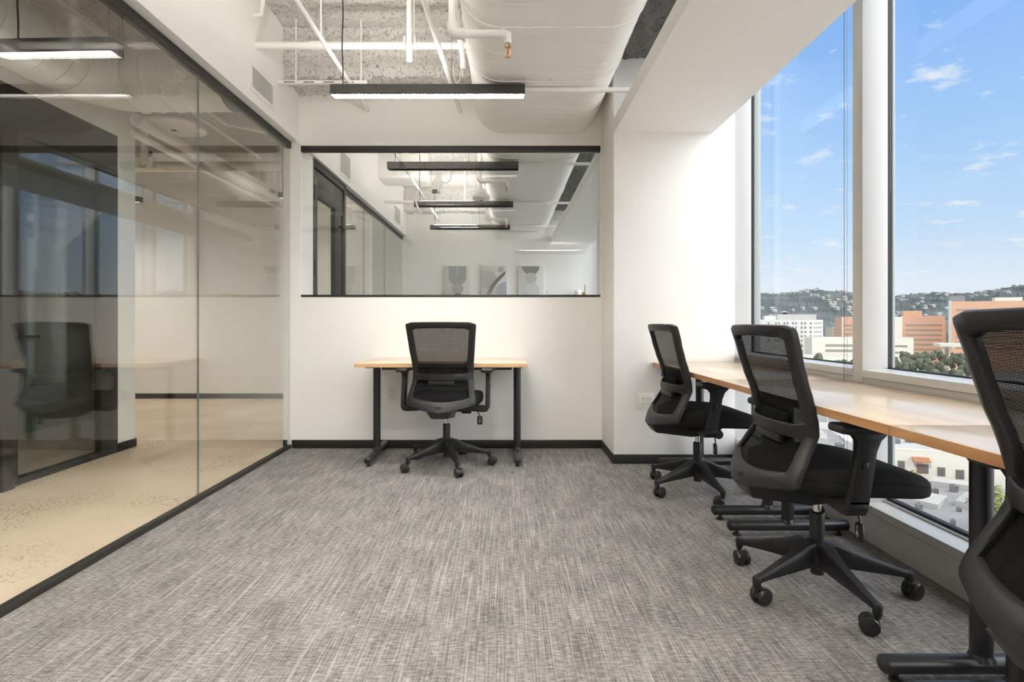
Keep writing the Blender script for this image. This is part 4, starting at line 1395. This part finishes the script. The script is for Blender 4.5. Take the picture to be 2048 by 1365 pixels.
# junction box with looping flexible conduits in the next office
t = thing('junction_box', 'white junction box with looping cables in the next office ceiling', 'junction box', (-0.81, 6.3, 2.56))
bm = nb(); box(bm, -0.05, 0.05, -0.04, 0.04, -0.03, 0.09, 0.004); box(bm, 0.02, 0.07, -0.03, 0.05, 0.05, 0.2, 0.004); obj('box_body', bm, M['white_paint'], t)
bm = nb(); box(bm, -0.035, 0.025, -0.046, -0.03, -0.045, 0.0, 0.003); obj('knockout', bm, M['slot'], t)
bm = nb(); tube(bm, [(-0.05, 0, 0.04), (-0.16, 0, 0.035), (-0.22, 0, -0.02), (-0.24, 0, -0.10), (-0.21, 0, -0.2), (-0.17, 0, -0.27)], 0.011, 10)
tube(bm, [(0.06, 0, 0.10), (0.12, 0, 0.08), (0.17, 0, 0.12), (0.2, 0, 0.3), (0.2, 0, 0.72)], 0.008, 8)
tube(bm, [(0.0, 0, 0.09), (0.0, 0, 0.72)], 0.006, 8)
obj('flexible_conduit', bm, M['white_paint'], t)
GP = 'white pipes of the next office'
pipe('thin_conduit', 'thin white conduit slanting past the pendants in the next office', [(-1.122, YB2, 2.752), (-1.122, YF2, 2.752)], 0.0145, GP)
pipe('conduit', 'thick white conduit crossing the next office ceiling', [(XHEAD, 7.55, 2.70), (-0.235, 7.55, 2.70)], 0.0235, GP)
pipe('conduit', 'white conduit beside the oval duct in the next office', [(-0.287, YB2, 2.80), (-0.287, 8.9, 2.80)], 0.017, GP)
pipe('conduit', 'white conduit stub dropping at the rear of the next office', [(-0.55, 7.4, ZC + 0.03), (-0.55, 7.4, 2.68)], 0.024, GP)
for y, z0, l in ((5.55, 2.99, 'nearer'), (7.15, 2.93, 'farther')):
    bm = nb(); box(bm, -1.68, -1.02, y, y + 0.42, z0, ZC + 0.02, 0.003)
    tag(obj('bulkhead', bm, M['white_paint']), l + ' white boxed bulkhead under the ceiling of the next office', 'bulkhead', kind='structure')

# corridor services
GQ = 'white pipes over the corridor'
pipe('large_pipe', 'thick white pipe running along the corridor under the ceiling, upper of the pair', [(-2.93, 4.30, 2.63), (-2.93, 7.31, 2.63)], 0.05, GQ, 20)
pipe('large_pipe', 'thick white pipe running along the corridor under the ceiling, lower of the pair', [(-2.96, 4.30, 2.525), (-2.96, 7.31, 2.525)], 0.028, GQ, 16)
pipe('thin_conduit', 'thin white conduit high over the corridor, left one', [(-2.97, YN, 3.02), (-2.97, 7.31, 3.02)], 0.02, GQ)
pipe('thin_conduit', 'thin white conduit high over the corridor, right one', [(-2.78, YN, 3.0), (-2.78, 5.4, 3.0), (-2.4, 5.7, 3.0), (-1.83, 5.7, 3.0)], 0.018, GQ)
pipe('thin_conduit', 'thin white conduit over the corridor close to the glass header', [(-1.98, YN, 2.95), (-1.98, 7.31, 2.95)], 0.015, GQ)
pipe('large_pipe', 'white pipe crossing the corridor in front of the end wall', [(-6.5, 6.6, 2.92), (-1.83, 6.6, 2.92)], 0.06, GQ, 20)
pipe('large_pipe', 'white insulated duct stub near the end of the corridor', [(-2.65, 6.9, 2.62), (-1.83, 6.9, 2.62)], 0.13, GQ, 28)
t = thing('sprinkler', 'white sprinkler branch beyond the wall end in the corridor', 'sprinkler', (0, 0, 0))
bm = nb(); tube(bm, [(-4.6, 5.9, 2.72), (-3.95, 5.9, 2.72)], 0.045, 16); tube(bm, [(-4.0, 5.9, 2.74), (-3.93, 5.9, 2.78), (-3.92, 5.9, ZC - 0.012)], 0.035, 14)
obj('main_pipe', bm, M['white_paint'], t)
bm = nb(); tube(bm, [(-3.95, 5.88, 2.70), (-3.50, 5.3, 2.53), (-3.45, 5.25, 2.53), (-3.43, 5.24, 2.56), (-3.43, 5.24, 2.62)], 0.022, 12)
tube(bm, [(-3.85, 5.92, 2.72), (-3.46, 5.36, 2.56)], 0.014, 10)
obj('branch_pipe', bm, M['white_paint'], t)
bm = nb(); lathe(bm, [(0.012, 2.62), (0.012, 2.65), (0.018, 2.66), (0.004, 2.68)], 12, (-3.43, 5.24, 0)); obj('sprinkler_head', bm, M['slot'], t)
# ------------------------------------------------------------------ the city outside
GZ = -36.0
M['b_white'] = mat('stucco_white', (0.74, 0.70, 0.62), 0.85, vary=0.03, vscale=0.3)
M['b_cream'] = mat('stucco_cream', (0.78, 0.72, 0.60), 0.85, vary=0.03, vscale=0.3)
M['b_grey'] = mat('plant_grey', (0.48, 0.46, 0.42), 0.85, vary=0.05, vscale=0.5)
M['b_beige'] = mat('stucco_beige', (0.52, 0.45, 0.33), 0.85, vary=0.05, vscale=0.5)
M['b_orange'] = mat('orange_brick', (0.70, 0.40, 0.255), 0.85, vary=0.06, vscale=0.4)
M['b_window'] = mat('dark_window', (0.17, 0.165, 0.15), 0.25)
M['b_band'] = mat('window_band', (0.34, 0.29, 0.24), 0.4)
M['b_tower'] = mat('grey_curtain_wall', (0.24, 0.24, 0.24), 0.35)
M['b_roof'] = mat('grey_roof', (0.28, 0.27, 0.255), 0.9, vary=0.12, vscale=0.25)
M['b_roof2'] = mat('pale_roof', (0.46, 0.44, 0.40), 0.9, vary=0.06, vscale=0.3)
M['b_tile'] = mat('terracotta_tile', (0.45, 0.19, 0.10), 0.8, vary=0.15, vscale=3)
M['unit'] = mat('galvanised_unit', (0.24, 0.235, 0.225), 0.5, vary=0.15, vscale=2)
M['unit_dark'] = mat('unit_grille', (0.09, 0.09, 0.085), 0.6)
M['tree'] = mat('hazy_tree_foliage', (0.135, 0.145, 0.100), 0.95, spec=0.1, vary=0.4, vscale=0.35, bump=1.0, bscale=0.8)  # hazy distance put into the colour, paler and less green
M['tree2'] = mat('palm_foliage', (0.20, 0.21, 0.07), 0.9, spec=0.1, vary=0.3, vscale=1.5)
M['trunk'] = mat('tree_trunk', (0.12, 0.09, 0.06), 0.9)
M['hill'] = mat('hazy_wooded_hill', (0.105, 0.120, 0.118), 1.0, spec=0.0, vary=0.35, vscale=0.012)  # bluish grey of the hazy distance put into the colour
M['house'] = mat('pale_house', (0.46, 0.43, 0.385), 0.9, vary=0.1, vscale=0.02)
M['ground'] = mat('street_ground', (0.30, 0.285, 0.26), 0.95, vary=0.15, vscale=0.05)

bm = nb(); box(bm, 12, 2600, 8, 1800, GZ - 2, GZ)
struct('ground', bm, M['ground'], label='city ground far below the window')

def xy(px, Y):
    return Vector(((px - 1011) * Y / FPX, Y))
def zz(py, Y):
    return CAMZ + (646 - py) * Y / FPX

def block(bm, A, B, D, z0, z1):
    """prism over the parallelogram A,B,B+D,A+D (plan vectors)"""
    A, B, D = Vector(A), Vector(B), Vector(D)
    q = [A, B, B + D, A + D]
    v0 = [bm.verts.new((p.x, p.y, z0)) for p in q]; v1 = [bm.verts.new((p.x, p.y, z1)) for p in q]
    fs = [bm.faces.new(v0[::-1]), bm.faces.new(v1)] + [bm.faces.new([v0[i], v0[(i + 1) % 4], v1[(i + 1) % 4], v1[i]]) for i in range(4)]
    bmesh.ops.recalc_face_normals(bm, faces=fs)

def panel(bm, A, B, s0, s1, z0, z1, out=0.12, thick=0.3):
    """a slab lying on the facade between plan points A and B, from s0 to s1 along it"""
    A, B = Vector(A), Vector(B)
    d = (B - A)
    n = Vector((d.y, -d.x)).normalized()
    if n.dot(A) > 0: n = -n
    p, q = A + d * s0 + n * out, A + d * s1 + n * out
    block(bm, p, q, -n * thick, z0, z1)

def building(name, label, A, B, D, ztop, m, cat='building', z0=GZ, parapet=0.0, roof=None):
    t = thing(name, label, cat, (0, 0, 0))
    bm = nb(); block(bm, A, B, D, z0, ztop); obj('body', bm, M[m], t, smooth=False)
    if roof:
        bm = nb()
        A_, B_, D_ = Vector(A), Vector(B), Vector(D)
        k = 0.02
        block(bm, A_ + (B_ - A_) * k + D_ * k, B_ - (B_ - A_) * k + D_ * k, D_ * (1 - 2 * k), ztop, ztop + 0.15); obj('roof', bm, M[roof], t, smooth=False)
    return t
def win_part(t, name, m, fn, stuff=True):
    bm = nb(); fn(bm); o = obj(name, bm, M[m], t, smooth=False)
    if stuff: o['kind'] = 'stuff'
    return o

# white hospital slab, left window
A, B, Cc = xy(1505, 425), xy(1625, 410), xy(1646, 425)
t = building('hospital_block', 'tall white block with a grid of small square windows, left window', A, B, Cc - B, zz(640, 412), 'b_white')
def f(bm):
    for r in range(7):
        zc = zz(647 + 8.7 * r, 414)
        if r < 5:
            for px in (1538, 1553, 1559, 1570, 1576, 1587, 1593, 1604, 1611, 1621.5):
                s = (px - 1505) / 120
                panel(bm, A, B, s - 0.0125, s + 0.0125, zc - 0.75, zc + 0.75)
            for k in range(4):
                s = 0.2 + 0.2 * k
                panel(bm, B, Cc, s - 0.05, s + 0.05, zc - 0.75, zc + 0.75)
    for py in (692, 703):
        zc = zz(py, 414)
        panel(bm, A, B, (1591 - 1505) / 120, (1606 - 1505) / 120, zc - 1.2, zc + 1.2)
        panel(bm, A, B, (1575 - 1505) / 120, (1588 - 1505) / 120, zc - 1.2, zc + 1.2)
win_part(t, 'windows', 'b_window', f)
bm = nb(); block(bm, xy(1555, 426), xy(1633, 418), (3, 14), zz(640, 412), zz(629, 420)); obj('penthouse', bm, M['b_grey'], t, smooth=False)
bm = nb(); block(bm, xy(1530, 430), xy(1553, 428), (2, 8), zz(640, 412), zz(632, 428)); obj('stair_house', bm, M['b_white'], t, smooth=False)
# low white building in front
A, B = xy(1624, 380), xy(1760, 372)
t = building('low_block', 'low white building with two long window bands, left window', A, B, (8, 24), zz(676, 378), 'b_cream', roof='b_roof2')
def f(bm):
    for py in (691.5, 702):
        zc = zz(py, 376); panel(bm, A, B, 0.20, 0.95, zc - 0.9, zc + 0.9)
win_part(t, 'window_band', 'b_band', f)
A, B = xy(1588, 350), xy(1760, 344)
building('low_block', 'pale flat annex with a long roof line just above the sill, left window', A, B, (6, 20), zz(713, 348), 'b_cream', roof='b_roof2')
A, B = xy(1665, 520), xy(1686, 516)
t = building('beige_block', 'small beige building between the white and orange blocks', A, B, (5, 20), zz(655, 518), 'b_beige')
def f(bm):
    for r in range(4):
        for k in range(3):
            zc = zz(659 + 6.5 * r, 518); panel(bm, A, B, 0.12 + 0.3 * k, 0.26 + 0.3 * k, zc - 0.8, zc + 0.8)
win_part(t, 'windows', 'b_window', f)
A, B = xy(1684, 470), xy(1730, 465)
t = building('orange_block', 'orange brick block cut by the mullion, left window', A, B, (12, 30), zz(634, 466), 'b_orange')
def f(bm):
    for r in range(4):
        zc = zz(651 + 9 * r, 466); panel(bm, A, B, 0.09, 0.95, zc - 0.7, zc + 0.7)
win_part(t, 'window_band', 'b_band', f)
bm = nb(); panel(bm, A, B, 0.0, 0.05, GZ, zz(634, 466), 0.3, 1.0); obj('corner_pier', bm, M['b_cream'], t, smooth=False)
# right window group
A, B = xy(1803, 455), xy(1890, 445)
t = building('orange_block', 'orange brick block with five window bands, right window', A, B, (9, 11), zz(632, 450), 'b_orange')
def f(bm):
    for r in range(6):
        zc = zz(651 + 9.7 * r, 450); panel(bm, A, B, 0.09 if r < 4 else 0.3, 0.93, zc - 0.62, zc + 0.62)
win_part(t, 'window_band', 'b_band', f)
bm = nb(); block(bm, xy(1807, 457), xy(1844, 452), (2, 5), zz(632, 450), zz(622.5, 460)); obj('penthouse', bm, M['b_orange'], t, smooth=False)
A, B = xy(1770, 450), xy(1805, 446)
building('white_block', 'plain white block left of the orange block, right window', A, B, (6, 20), zz(634, 448), 'b_cream')
A, B = xy(1760, 405), xy(1827, 398)
t = building('white_block', 'low white stepped building in front of the orange block, right window', A, B, (8, 30), zz(676, 400), 'b_cream', roof='b_roof2')
def f(bm):
    for py in (693, 706):
        zc = zz(py, 400); panel(bm, A, B, 0.1, 0.82, zc - 0.8, zc + 0.8)
win_part(t, 'window_band', 'b_band', f)
A, B = xy(1889, 464), xy(1906, 462)
t = building('glass_tower', 'dark gridded glass stair tower between the orange blocks', A, B, (7, 8), zz(640, 460), 'b_tower')
def f(bm):
    for r in range(9):
        zc = zz(645 + 5 * r, 460); panel(bm, A, B, 0, 1, zc - 0.25, zc + 0.25, 0.2, 0.3)
    for k in range(4):
        panel(bm, A, B, 0.1 + 0.25 * k, 0.15 + 0.25 * k, zz(700, 460), zz(640, 460), 0.2, 0.3)
win_part(t, 'spandrels', 'b_grey', f)
A, B = xy(1903, 430), xy(2200, 395)
t = building('orange_block', 'largest orange brick block, long and tall behind the nearest chair', A, B, (8.5, 10), zz(603, 425), 'b_orange')
def f(bm):
    for r in range(8):
        zc = zz(620 + 11 * r, 424); panel(bm, A, B, 0.03, 0.98, zc - 0.7, zc + 0.7)
win_part(t, 'window_band', 'b_band', f)
bm = nb(); block(bm, xy(1897, 430), xy(1904, 430), (8.5, 10), GZ, zz(602, 430)); obj('corner_tower', bm, M['b_grey'], t, smooth=False)
bm = nb(); block(bm, xy(1898.5, 433), xy(1930, 430), (2, 5), zz(603, 425), zz(592, 434)); obj('penthouse', bm, M['b_tower'], t, smooth=False)
bm = nb(); block(bm, xy(1990, 425), xy(2045, 418), (2, 5), zz(603, 425), zz(597, 438)); obj('roof_plant', bm, M['b_cream'], t, smooth=False)
# portico
t = thing('portico', 'white pillared portico among the trees, right window', 'portico', (0, 0, 0))
bm = nb(); block(bm, xy(1880, 360), xy(1960, 350), (8, 16), zz(694, 358), zz(688, 358)); obj('canopy', bm, M['b_cream'], t, smooth=False)
for px in (1886, 1901, 1935):
    bm = nb(); block(bm, xy(px - 2.2, 361), xy(px + 2.2, 361), (0.6, 1.4), GZ, zz(694, 358)); obj('pillar', bm, M['b_cream'], t, smooth=False)

# hills
def hills(name, label, Y0, sky, depth, seed):
    """sky: list of (px, py) of the ridge line"""
    bm = nb()
    def ridge(px):
        for (a, pa), (b, pb) in zip(sky, sky[1:]):
            if px <= b: return pa + (pb - pa) * (px - a) / (b - a)
        return sky[-1][1]
    n = int((sky[-1][0] - sky[0][0]) / 2.2)
    rows = []
    for j in range(26):
        f = j / 25
        row = []
        for i in range(n + 1):
            px = sky[0][0] + (sky[-1][0] - sky[0][0]) * i / n
            Y = Y0 + depth * f
            zt = zz(ridge(px), Y0 + depth) - GZ
            prof = math.sin(f * PI / 2) ** 1.15
            x = (px - 1011) * Y / FPX
            q = Vector((x * 0.012, Y * 0.012, seed))
            z = GZ + zt * prof + (noise.noise(q) * 8 + noise.noise(q * 3.1) * 5) * (0.3 + 0.4 * f) + abs(noise.noise(q * 9)) * 5 + abs(noise.noise(q * 21)) * 3
            row.append((x, Y, z))
        rows.append(row)
    grid(bm, rows)
    o = obj(name, bm, M['hill'], None, angle=80)
    return tag(o, label, 'hill', kind='structure'), ridge
h1, r1 = hills('hill', 'wooded hillside dotted with houses beyond the city', 900, [(1440, 592), (1527, 590), (1580, 591), (1610, 586), (1640, 583), (1680, 587), (1710, 590), (1760, 600), (1800, 596), (1880, 589), (1905, 592), (1960, 590), (2000, 580), (2048, 576), (2200, 570)], 800, 3.0)
# houses on the hill: far too small to part
rnd = random.Random(11)
bm = nb()
dg = h1.data
hv = [v.co for v in dg.vertices]
for k in range(600):
    v = rnd.choice(hv)
    if v.y < 1050 or v.y > 1640: continue
    cl = noise.noise(Vector((v.x * 0.008, v.y * 0.008, 9)))
    if cl < -0.02: continue
    w_, h_ = rnd.uniform(4, 11), rnd.uniform(2.0, 4.5)
    box(bm, v.x - w_ / 2, v.x + w_ / 2, v.y - 5, v.y + 5, v.z - 3, v.z + h_)
    hexa(bm, [(v.x - w_ / 2 - 1, v.y - 6, v.z + h_), (v.x + w_ / 2 + 1, v.y - 6, v.z + h_), (v.x + w_ / 2 + 1, v.y + 6, v.z + h_), (v.x - w_ / 2 - 1, v.y + 6, v.z + h_)],
         [(v.x - w_ / 2 + 2, v.y - 1, v.z + h_ + 2), (v.x + w_ / 2 - 2, v.y - 1, v.z + h_ + 2), (v.x + w_ / 2 - 2, v.y + 1, v.z + h_ + 2), (v.x - w_ / 2 + 2, v.y + 1, v.z + h_ + 2)])
o = obj('hill_houses', bm, M['house'], None, smooth=False)
tag(o, 'pale houses scattered over the wooded hillside', 'houses', kind='stuff')

# trees
def crown_mesh(seed, lumps, sub=2):
    r = random.Random(seed)
    bm = nb()
    for k in range(lumps):
        c = Vector((r.uniform(-0.6, 0.6), r.uniform(-0.6, 0.6), r.uniform(0.0, 1.0)))
        s = r.uniform(0.38, 0.6) * (1.15 - 0.45 * c.z)
        res = bmesh.ops.create_icosphere(bm, subdivisions=sub, radius=s, matrix=Matrix.Translation(c))
        for v in res['verts']:
            d = (v.co - c).normalized()
            v.co += d * (noise.noise(v.co * 4.5 + Vector((seed, 0, 0))) * 0.22 + noise.noise(v.co * 11) * 0.10)
    me = bpy.data.meshes.new('crown'); bm.to_mesh(me); bm.free(); me.shade_smooth()
    return me
CR = [crown_mesh(s, 9) for s in range(4)]
for m_ in CR: m_.materials.append(M['tree'])
bm = nb(); tube(bm, [(0, 0, 0), (0, 0, 1)], [0.06, 0.04], 8); TRUNK = bpy.data.meshes.new('trunk'); bm.to_mesh(TRUNK); bm.free(); TRUNK.materials.append(M['trunk'])
def tree(name, label, px, ptop, Y, w, zb=None, group='trees below the right window'):
    p = xy(px, Y); zb = GZ if zb is None else zb
    h = zz(ptop, Y) - zb
    t = thing(name, label, 'tree', (p.x, p.y, zb), rnd.uniform(0, 6), group)
    o = bpy.data.objects.new('crown', rnd.choice(CR)); C.objects.link(o); o.parent = t
    sz = min(h * 0.5, w * 0.62); o.scale = (w * 0.46, w * 0.46, sz); o.location = (0, 0, h - sz * 1.45)
    o = bpy.data.objects.new('trunk', TRUNK); C.objects.link(o); o.parent = t
    o.scale = (w * 0.5, w * 0.5, h * 0.5)
TL = 'dark green tree in the clump below the orange block, right window'
for (px, pt, Y, w_) in ((1790, 712, 345, 10), (1808, 700, 350, 11), (1822, 704, 335, 10), (1838, 702, 340, 12), (1856, 700, 345, 13), (1872, 699, 350, 12), (1884, 704, 330, 10),
                        (1800, 722, 315, 11), (1818, 720, 312, 12), (1838, 718, 310, 12), (1858, 722, 308, 12), (1875, 720, 312, 11), (1895, 712, 318, 11), (1906, 704, 322, 9),
                        (1918, 708, 310, 10), (1930, 702, 316, 11), (1800, 736, 295, 11), (1822, 738, 290, 12), (1846, 737, 292, 12), (1868, 738, 290, 12), (1892, 736, 292, 11), (1912, 734, 290, 12), (1935, 722, 295, 12), (1955, 706, 320, 13)):
    tree('tree', TL, px, pt, Y, w_ * 0.62)
tree('conifer_tree', 'pointed tree in front of the white buildings, left window', 1636, 704, 330, 7, group=None)
for px, pt in ((1660, 719), (1676, 718), (1692, 717), (1706, 716), (1622, 722), (1608, 723)):
    tree('tree', 'dark low tree just above the sill of the left window', px, pt, 300, 5, group='low trees along the left window sill')

# ---- near rooftops seen under the desks
A, B = xy(1700, 112), xy(2250, 100)
CBT = zz(905, 108)
t = building('apartment_block', 'cream two-storey apartment block below the desks with a tiled canopy', A, B, (5, 30), CBT, 'b_cream', roof='b_roof2')
def sx(px, Y=108): return ((xy(px, Y) - Vector(A)).dot((Vector(B) - Vector(A)))) / (Vector(B) - Vector(A)).length_squared
for (p0, p1, q0, q1) in ((1803, 1816, 922, 941), (1874, 1888, 935, 953), (1906, 1921, 940, 959), (1987, 2001, 953, 968), (2060, 2075, 955, 972)):
    s0, s1 = sx(p0), sx(p1)
    Y = (Vector(A) + (Vector(B) - Vector(A)) * (s0 + s1) / 2).y
    bm = nb(); panel(bm, A, B, s0, s1, zz(q1, Y), zz(q0, Y), 0.05, 0.3); wf = obj('window', bm, M['b_band'], t, smooth=False)
    bm = nb()
    sm = (s0 + s1) / 2
    e = (s1 - s0) * 0.06
    panel(bm, A, B, s0 + e, sm - e * 0.5, zz(q1, Y) + 0.1, zz(q0, Y) - 0.1, 0.12, 0.1); panel(bm, A, B, sm + e * 0.5, s1 - e, zz(q1, Y) + 0.1, zz(q0, Y) - 0.1, 0.12, 0.1)
    obj('pane', bm, M['b_window'], wf, smooth=False)
s0, s1 = sx(1837), sx(1858)
bm = nb(); panel(bm, A, B, s0, s1, zz(949, 108), zz(930, 108), 0.08, 0.3); dr = obj('door', bm, M['b_tile'], t, smooth=False)
bm = nb(); panel(bm, A, B, s0 + (s1 - s0) * 0.1, s0 + (s1 - s0) * 0.45, zz(948, 108), zz(932, 108), 0.14, 0.1); panel(bm, A, B, s0 + (s1 - s0) * 0.55, s1, zz(948, 108), zz(931, 108), 0.14, 0.1); obj('pane', bm, M['b_window'], dr, smooth=False)
# sloping tiled canopy
dA = (Vector(B) - Vector(A)); nA = Vector((dA.y, -dA.x)).normalized(); nA = -nA if nA.dot(Vector(A)) > 0 else nA
pa, pb = Vector(A) + dA * sx(1828), Vector(A) + dA * sx(1859)
bm = nb()
for k in range(15):
    f0, f1 = k / 15, (k + 0.8) / 15
    u0, u1 = pa + (pb - pa) * f0, pa + (pb - pa) * f1
    o0, o1 = u0 + nA * 1.3, u1 + nA * 1.3
    zt_, zb_ = zz(917, 108), zz(926, 107)
    hexa(bm, [(o0.x, o0.y, zb_ - 0.1), (o1.x, o1.y, zb_ - 0.1), (u1.x, u1.y, zt_ - 0.1), (u0.x, u0.y, zt_ - 0.1)],
         [(o0.x, o0.y, zb_ + 0.05), (o1.x, o1.y, zb_ + 0.05), (u1.x, u1.y, zt_ + 0.05), (u0.x, u0.y, zt_ + 0.05)])
cn = obj('tiled_canopy', bm, M['b_tile'], t, smooth=False); cn['kind'] = 'stuff'
# parapet of that roof
bm = nb(); panel(bm, A, B, 0, 1, CBT, CBT + 0.35, 0.03, 0.4); obj('parapet', bm, M['b_cream'], t, smooth=False)

def hvac(label, px, py, Y, w, h, group='rooftop air units behind the apartment parapet', kind=0):
    p = P(px, py, Y)
    t = thing('air_unit', label, 'air unit', (p.x, p.y, p.z), rnd.uniform(-0.3, 0.3), group)
    bm = nb(); box(bm, -w / 2, w / 2, -w * 0.4, w * 0.4, 0.12, h, 0.04, 1)
    box(bm, -w * 0.45, -w * 0.3, -w * 0.35, w * 0.35, 0, 0.12); box(bm, w * 0.3, w * 0.45, -w * 0.35, w * 0.35, 0, 0.12)
    obj('casing', bm, M['unit'], t, smooth=False)
    bm = nb()
    for k in range(4):
        z = h * (0.25 + 0.17 * k)
        box(bm, -w * 0.42, w * 0.42, -w * 0.42, -w * 0.395, z, z + h * 0.1)
    obj('grille', bm, M['unit_dark'], t, smooth=False)
    bm = nb(); lathe(bm, [(w * 0.3, h - 0.01), (w * 0.3, h + 0.05), (w * 0.24, h + 0.06)], 14); obj('fan_ring', bm, M['unit_dark'], t)
k = 0
rr = random.Random(5)
for px in range(1788, 1905, 9):
    for row in range(3):
        if rr.random() < 0.25: continue
        Y = 116 + row * 7 + rr.uniform(-1, 1)
        py = 646 + (CAMZ - (CBT + 0.15)) * FPX / Y
        hvac('grey rooftop air unit behind the cream parapet', px + rr.uniform(-3, 3), py, Y, rr.uniform(0.7, 1.2), rr.uniform(0.7, 1.1))

# grey flat roof in front of it
RZ = -29.6
t = thing('flat_roof', 'grey flat roof with low curbs below the right window', 'roof', (0, 0, 0))
def ra(px, py):
    Y = (CAMZ - RZ) * FPX / (py - 646)
    return Vector(((px - 1011) * Y / FPX, Y))
a0, a1, a2, a3 = Vector((38, 55)), Vector((100, 52)), Vector((104, 100)), Vector((66, 108))
bm = nb()
q = [a0, a1, a2, a3]
v0 = [bm.verts.new((p.x, p.y, GZ)) for p in q]; v1 = [bm.verts.new((p.x, p.y, RZ)) for p in q]
fs = [bm.faces.new(v1)] + [bm.faces.new([v0[i], v0[(i + 1) % 4], v1[(i + 1) % 4], v1[i]]) for i in range(4)]
bmesh.ops.recalc_face_normals(bm, faces=fs)
obj('roof_deck', bm, M['b_roof'], t, smooth=False)
def on_roof(nm, m, pxpy, h):
    bm = nb()
    pts = [ra(*p) for p in pxpy]
    v0 = [bm.verts.new((p.x, p.y, RZ)) for p in pts]; v1 = [bm.verts.new((p.x, p.y, RZ + h)) for p in pts]
    n_ = len(pts)
    fs = [bm.faces.new(v0[::-1]), bm.faces.new(v1)] + [bm.faces.new([v0[i], v0[(i + 1) % n_], v1[(i + 1) % n_], v1[i]]) for i in range(n_)]
    bmesh.ops.recalc_face_normals(bm, faces=fs)
    return obj(nm, bm, M[m], t, smooth=False)
on_roof('curb', 'b_roof2', [(1862, 972), (1940, 982), (1990, 986), (1990, 978), (1940, 974), (1864, 964)], 0.9)
on_roof('skylight', 'b_roof2', [(1808, 1005), (1876, 1020), (1896, 1002), (1850, 993)], 0.8)
on_roof('skylight', 'b_roof2', [(1910, 1012), (1968, 1024), (1980, 1000), (1932, 994)], 0.9)
on_roof('parapet', 'b_roof2', [(1976, 1024), (2030, 1040), (2045, 1036), (1990, 1018)], 0.8)
def ru(label, px, py, w, h):
    p = ra(px, py); Y = p.y
    hvac(label, px, py, Y, w, h, None)
ru('tall grey air unit at the far curb of the grey roof', 1908, 984, 1.1, 1.3)
ru('dark small air unit left of the tall one on the grey roof', 1871, 988, 0.8, 1.0)
ru('small grey unit by the corner of the first skylight', 1838, 1018, 0.9, 0.9)
ru('dark air unit right of the desk leg, left of a pair on the roof', 1990, 1056, 1.1, 1.1)
ru('dark air unit right of the desk leg, right of a pair on the roof', 2006, 1062, 1.1, 1.1)
ru('low vent unit on the near part of the grey roof', 1906, 1050, 0.6, 0.8)
ru('antenna-like unit beside the second skylight', 1918, 1024, 0.6, 0.7)
# block at right with palms
A, B = xy(2004, 86), xy(2120, 82)
building('white_house', 'white stucco house corner behind the palms at the right', A, B, (8, 8), zz(962, 86), 'b_cream', z0=GZ, roof='b_roof2')
def palm(label, px, py_top, Y, zb, n=16, L=2.2):
    p = xy(px, Y); zt = zz(py_top, Y) - 0.6
    t = thing('palm_tree', label, 'palm', (p.x, p.y, zb), 0, 'bushy palms between the roofs')
    bm = nb(); tube(bm, [(0, 0, 0), (0.1, 0, (zt - zb) * 0.5), (0, 0, zt - zb)], [0.2, 0.16, 0.14], 8); obj('trunk', bm, M['trunk'], t)
    for k in range(n):
        a = k * 2.4; el = rnd.uniform(-0.2, 1.1)
        bm = nb(); rows = [[], [], []]
        for j in range(6):
            f = j / 5
            r_ = L * f * math.cos(el * (1 - 0.3 * f)); z = (zt - zb) + L * f * math.sin(el) - 0.9 * L * f * f * 0.6
            wd = 0.28 * math.sin(PI * (0.1 + 0.88 * f)) + 0.02
            cx, cy = r_ * math.cos(a), r_ * math.sin(a)
            rows[0].append((cx - math.sin(a) * wd, cy + math.cos(a) * wd, z - 0.12)); rows[1].append((cx, cy, z)); rows[2].append((cx + math.sin(a) * wd, cy - math.cos(a) * wd, z - 0.12))
        grid(bm, rows); obj('frond', bm, M['tree2'], t)
palm('green palm left of the white house, upper one', 1980, 972, 82, GZ)
palm('green palm left of the white house, middle one', 1975, 985, 80, GZ, 16, 2.6)
palm('green palm left of the white house, lower one', 1983, 1000, 77, GZ, 16, 2.4)
palm('green palm in front of the white house', 2014, 1008, 74, GZ, 16, 2.0)
palm('green palm by the tiled canopy', 1821, 940, 104, GZ, 14, 1.8)
palm('green bush-like palm left of the canopy', 1796, 945, 103, GZ, 14, 2.2)
# left pane below the desks: garage wall, small house, rooftops
A, B = xy(1560, 150), xy(1720, 140)
t = building('garage_block', 'pale grey parking structure with panels, below the desk in the left pane', A, B, (8, 20), zz(818, 146), 'b_white', roof='b_roof')
def f(bm):
    for k in range(4):
        panel(bm, A, B, 0.22 + 0.2 * k, 0.40 + 0.2 * k, zz(853, 146), zz(827, 146), 0.06, 0.3)
win_part(t, 'panels', 'b_grey', f)
A, B = xy(1580, 110), xy(1654, 106)
building('white_house', 'small white house with a flat roof beside the desk arm, left pane', A, B, (3, 10), zz(866, 108), 'b_cream', roof='b_roof2')
t = building('flat_roof', 'sawtooth grey roof right of the small white house, left pane', xy(1650, 98), xy(1740, 94), (6, 22), zz(905, 96), 'b_roof2', roof='b_roof')
bm = nb(); block(bm, xy(1690, 104), xy(1735, 102), (2, 5), zz(905, 96), zz(880, 104)); obj('roof_monitor', bm, M['b_cream'], t, smooth=False)
hvac('grey air unit on the sawtooth roof, left pane', 1679, 897, 97, 1.2, 0.9, None)
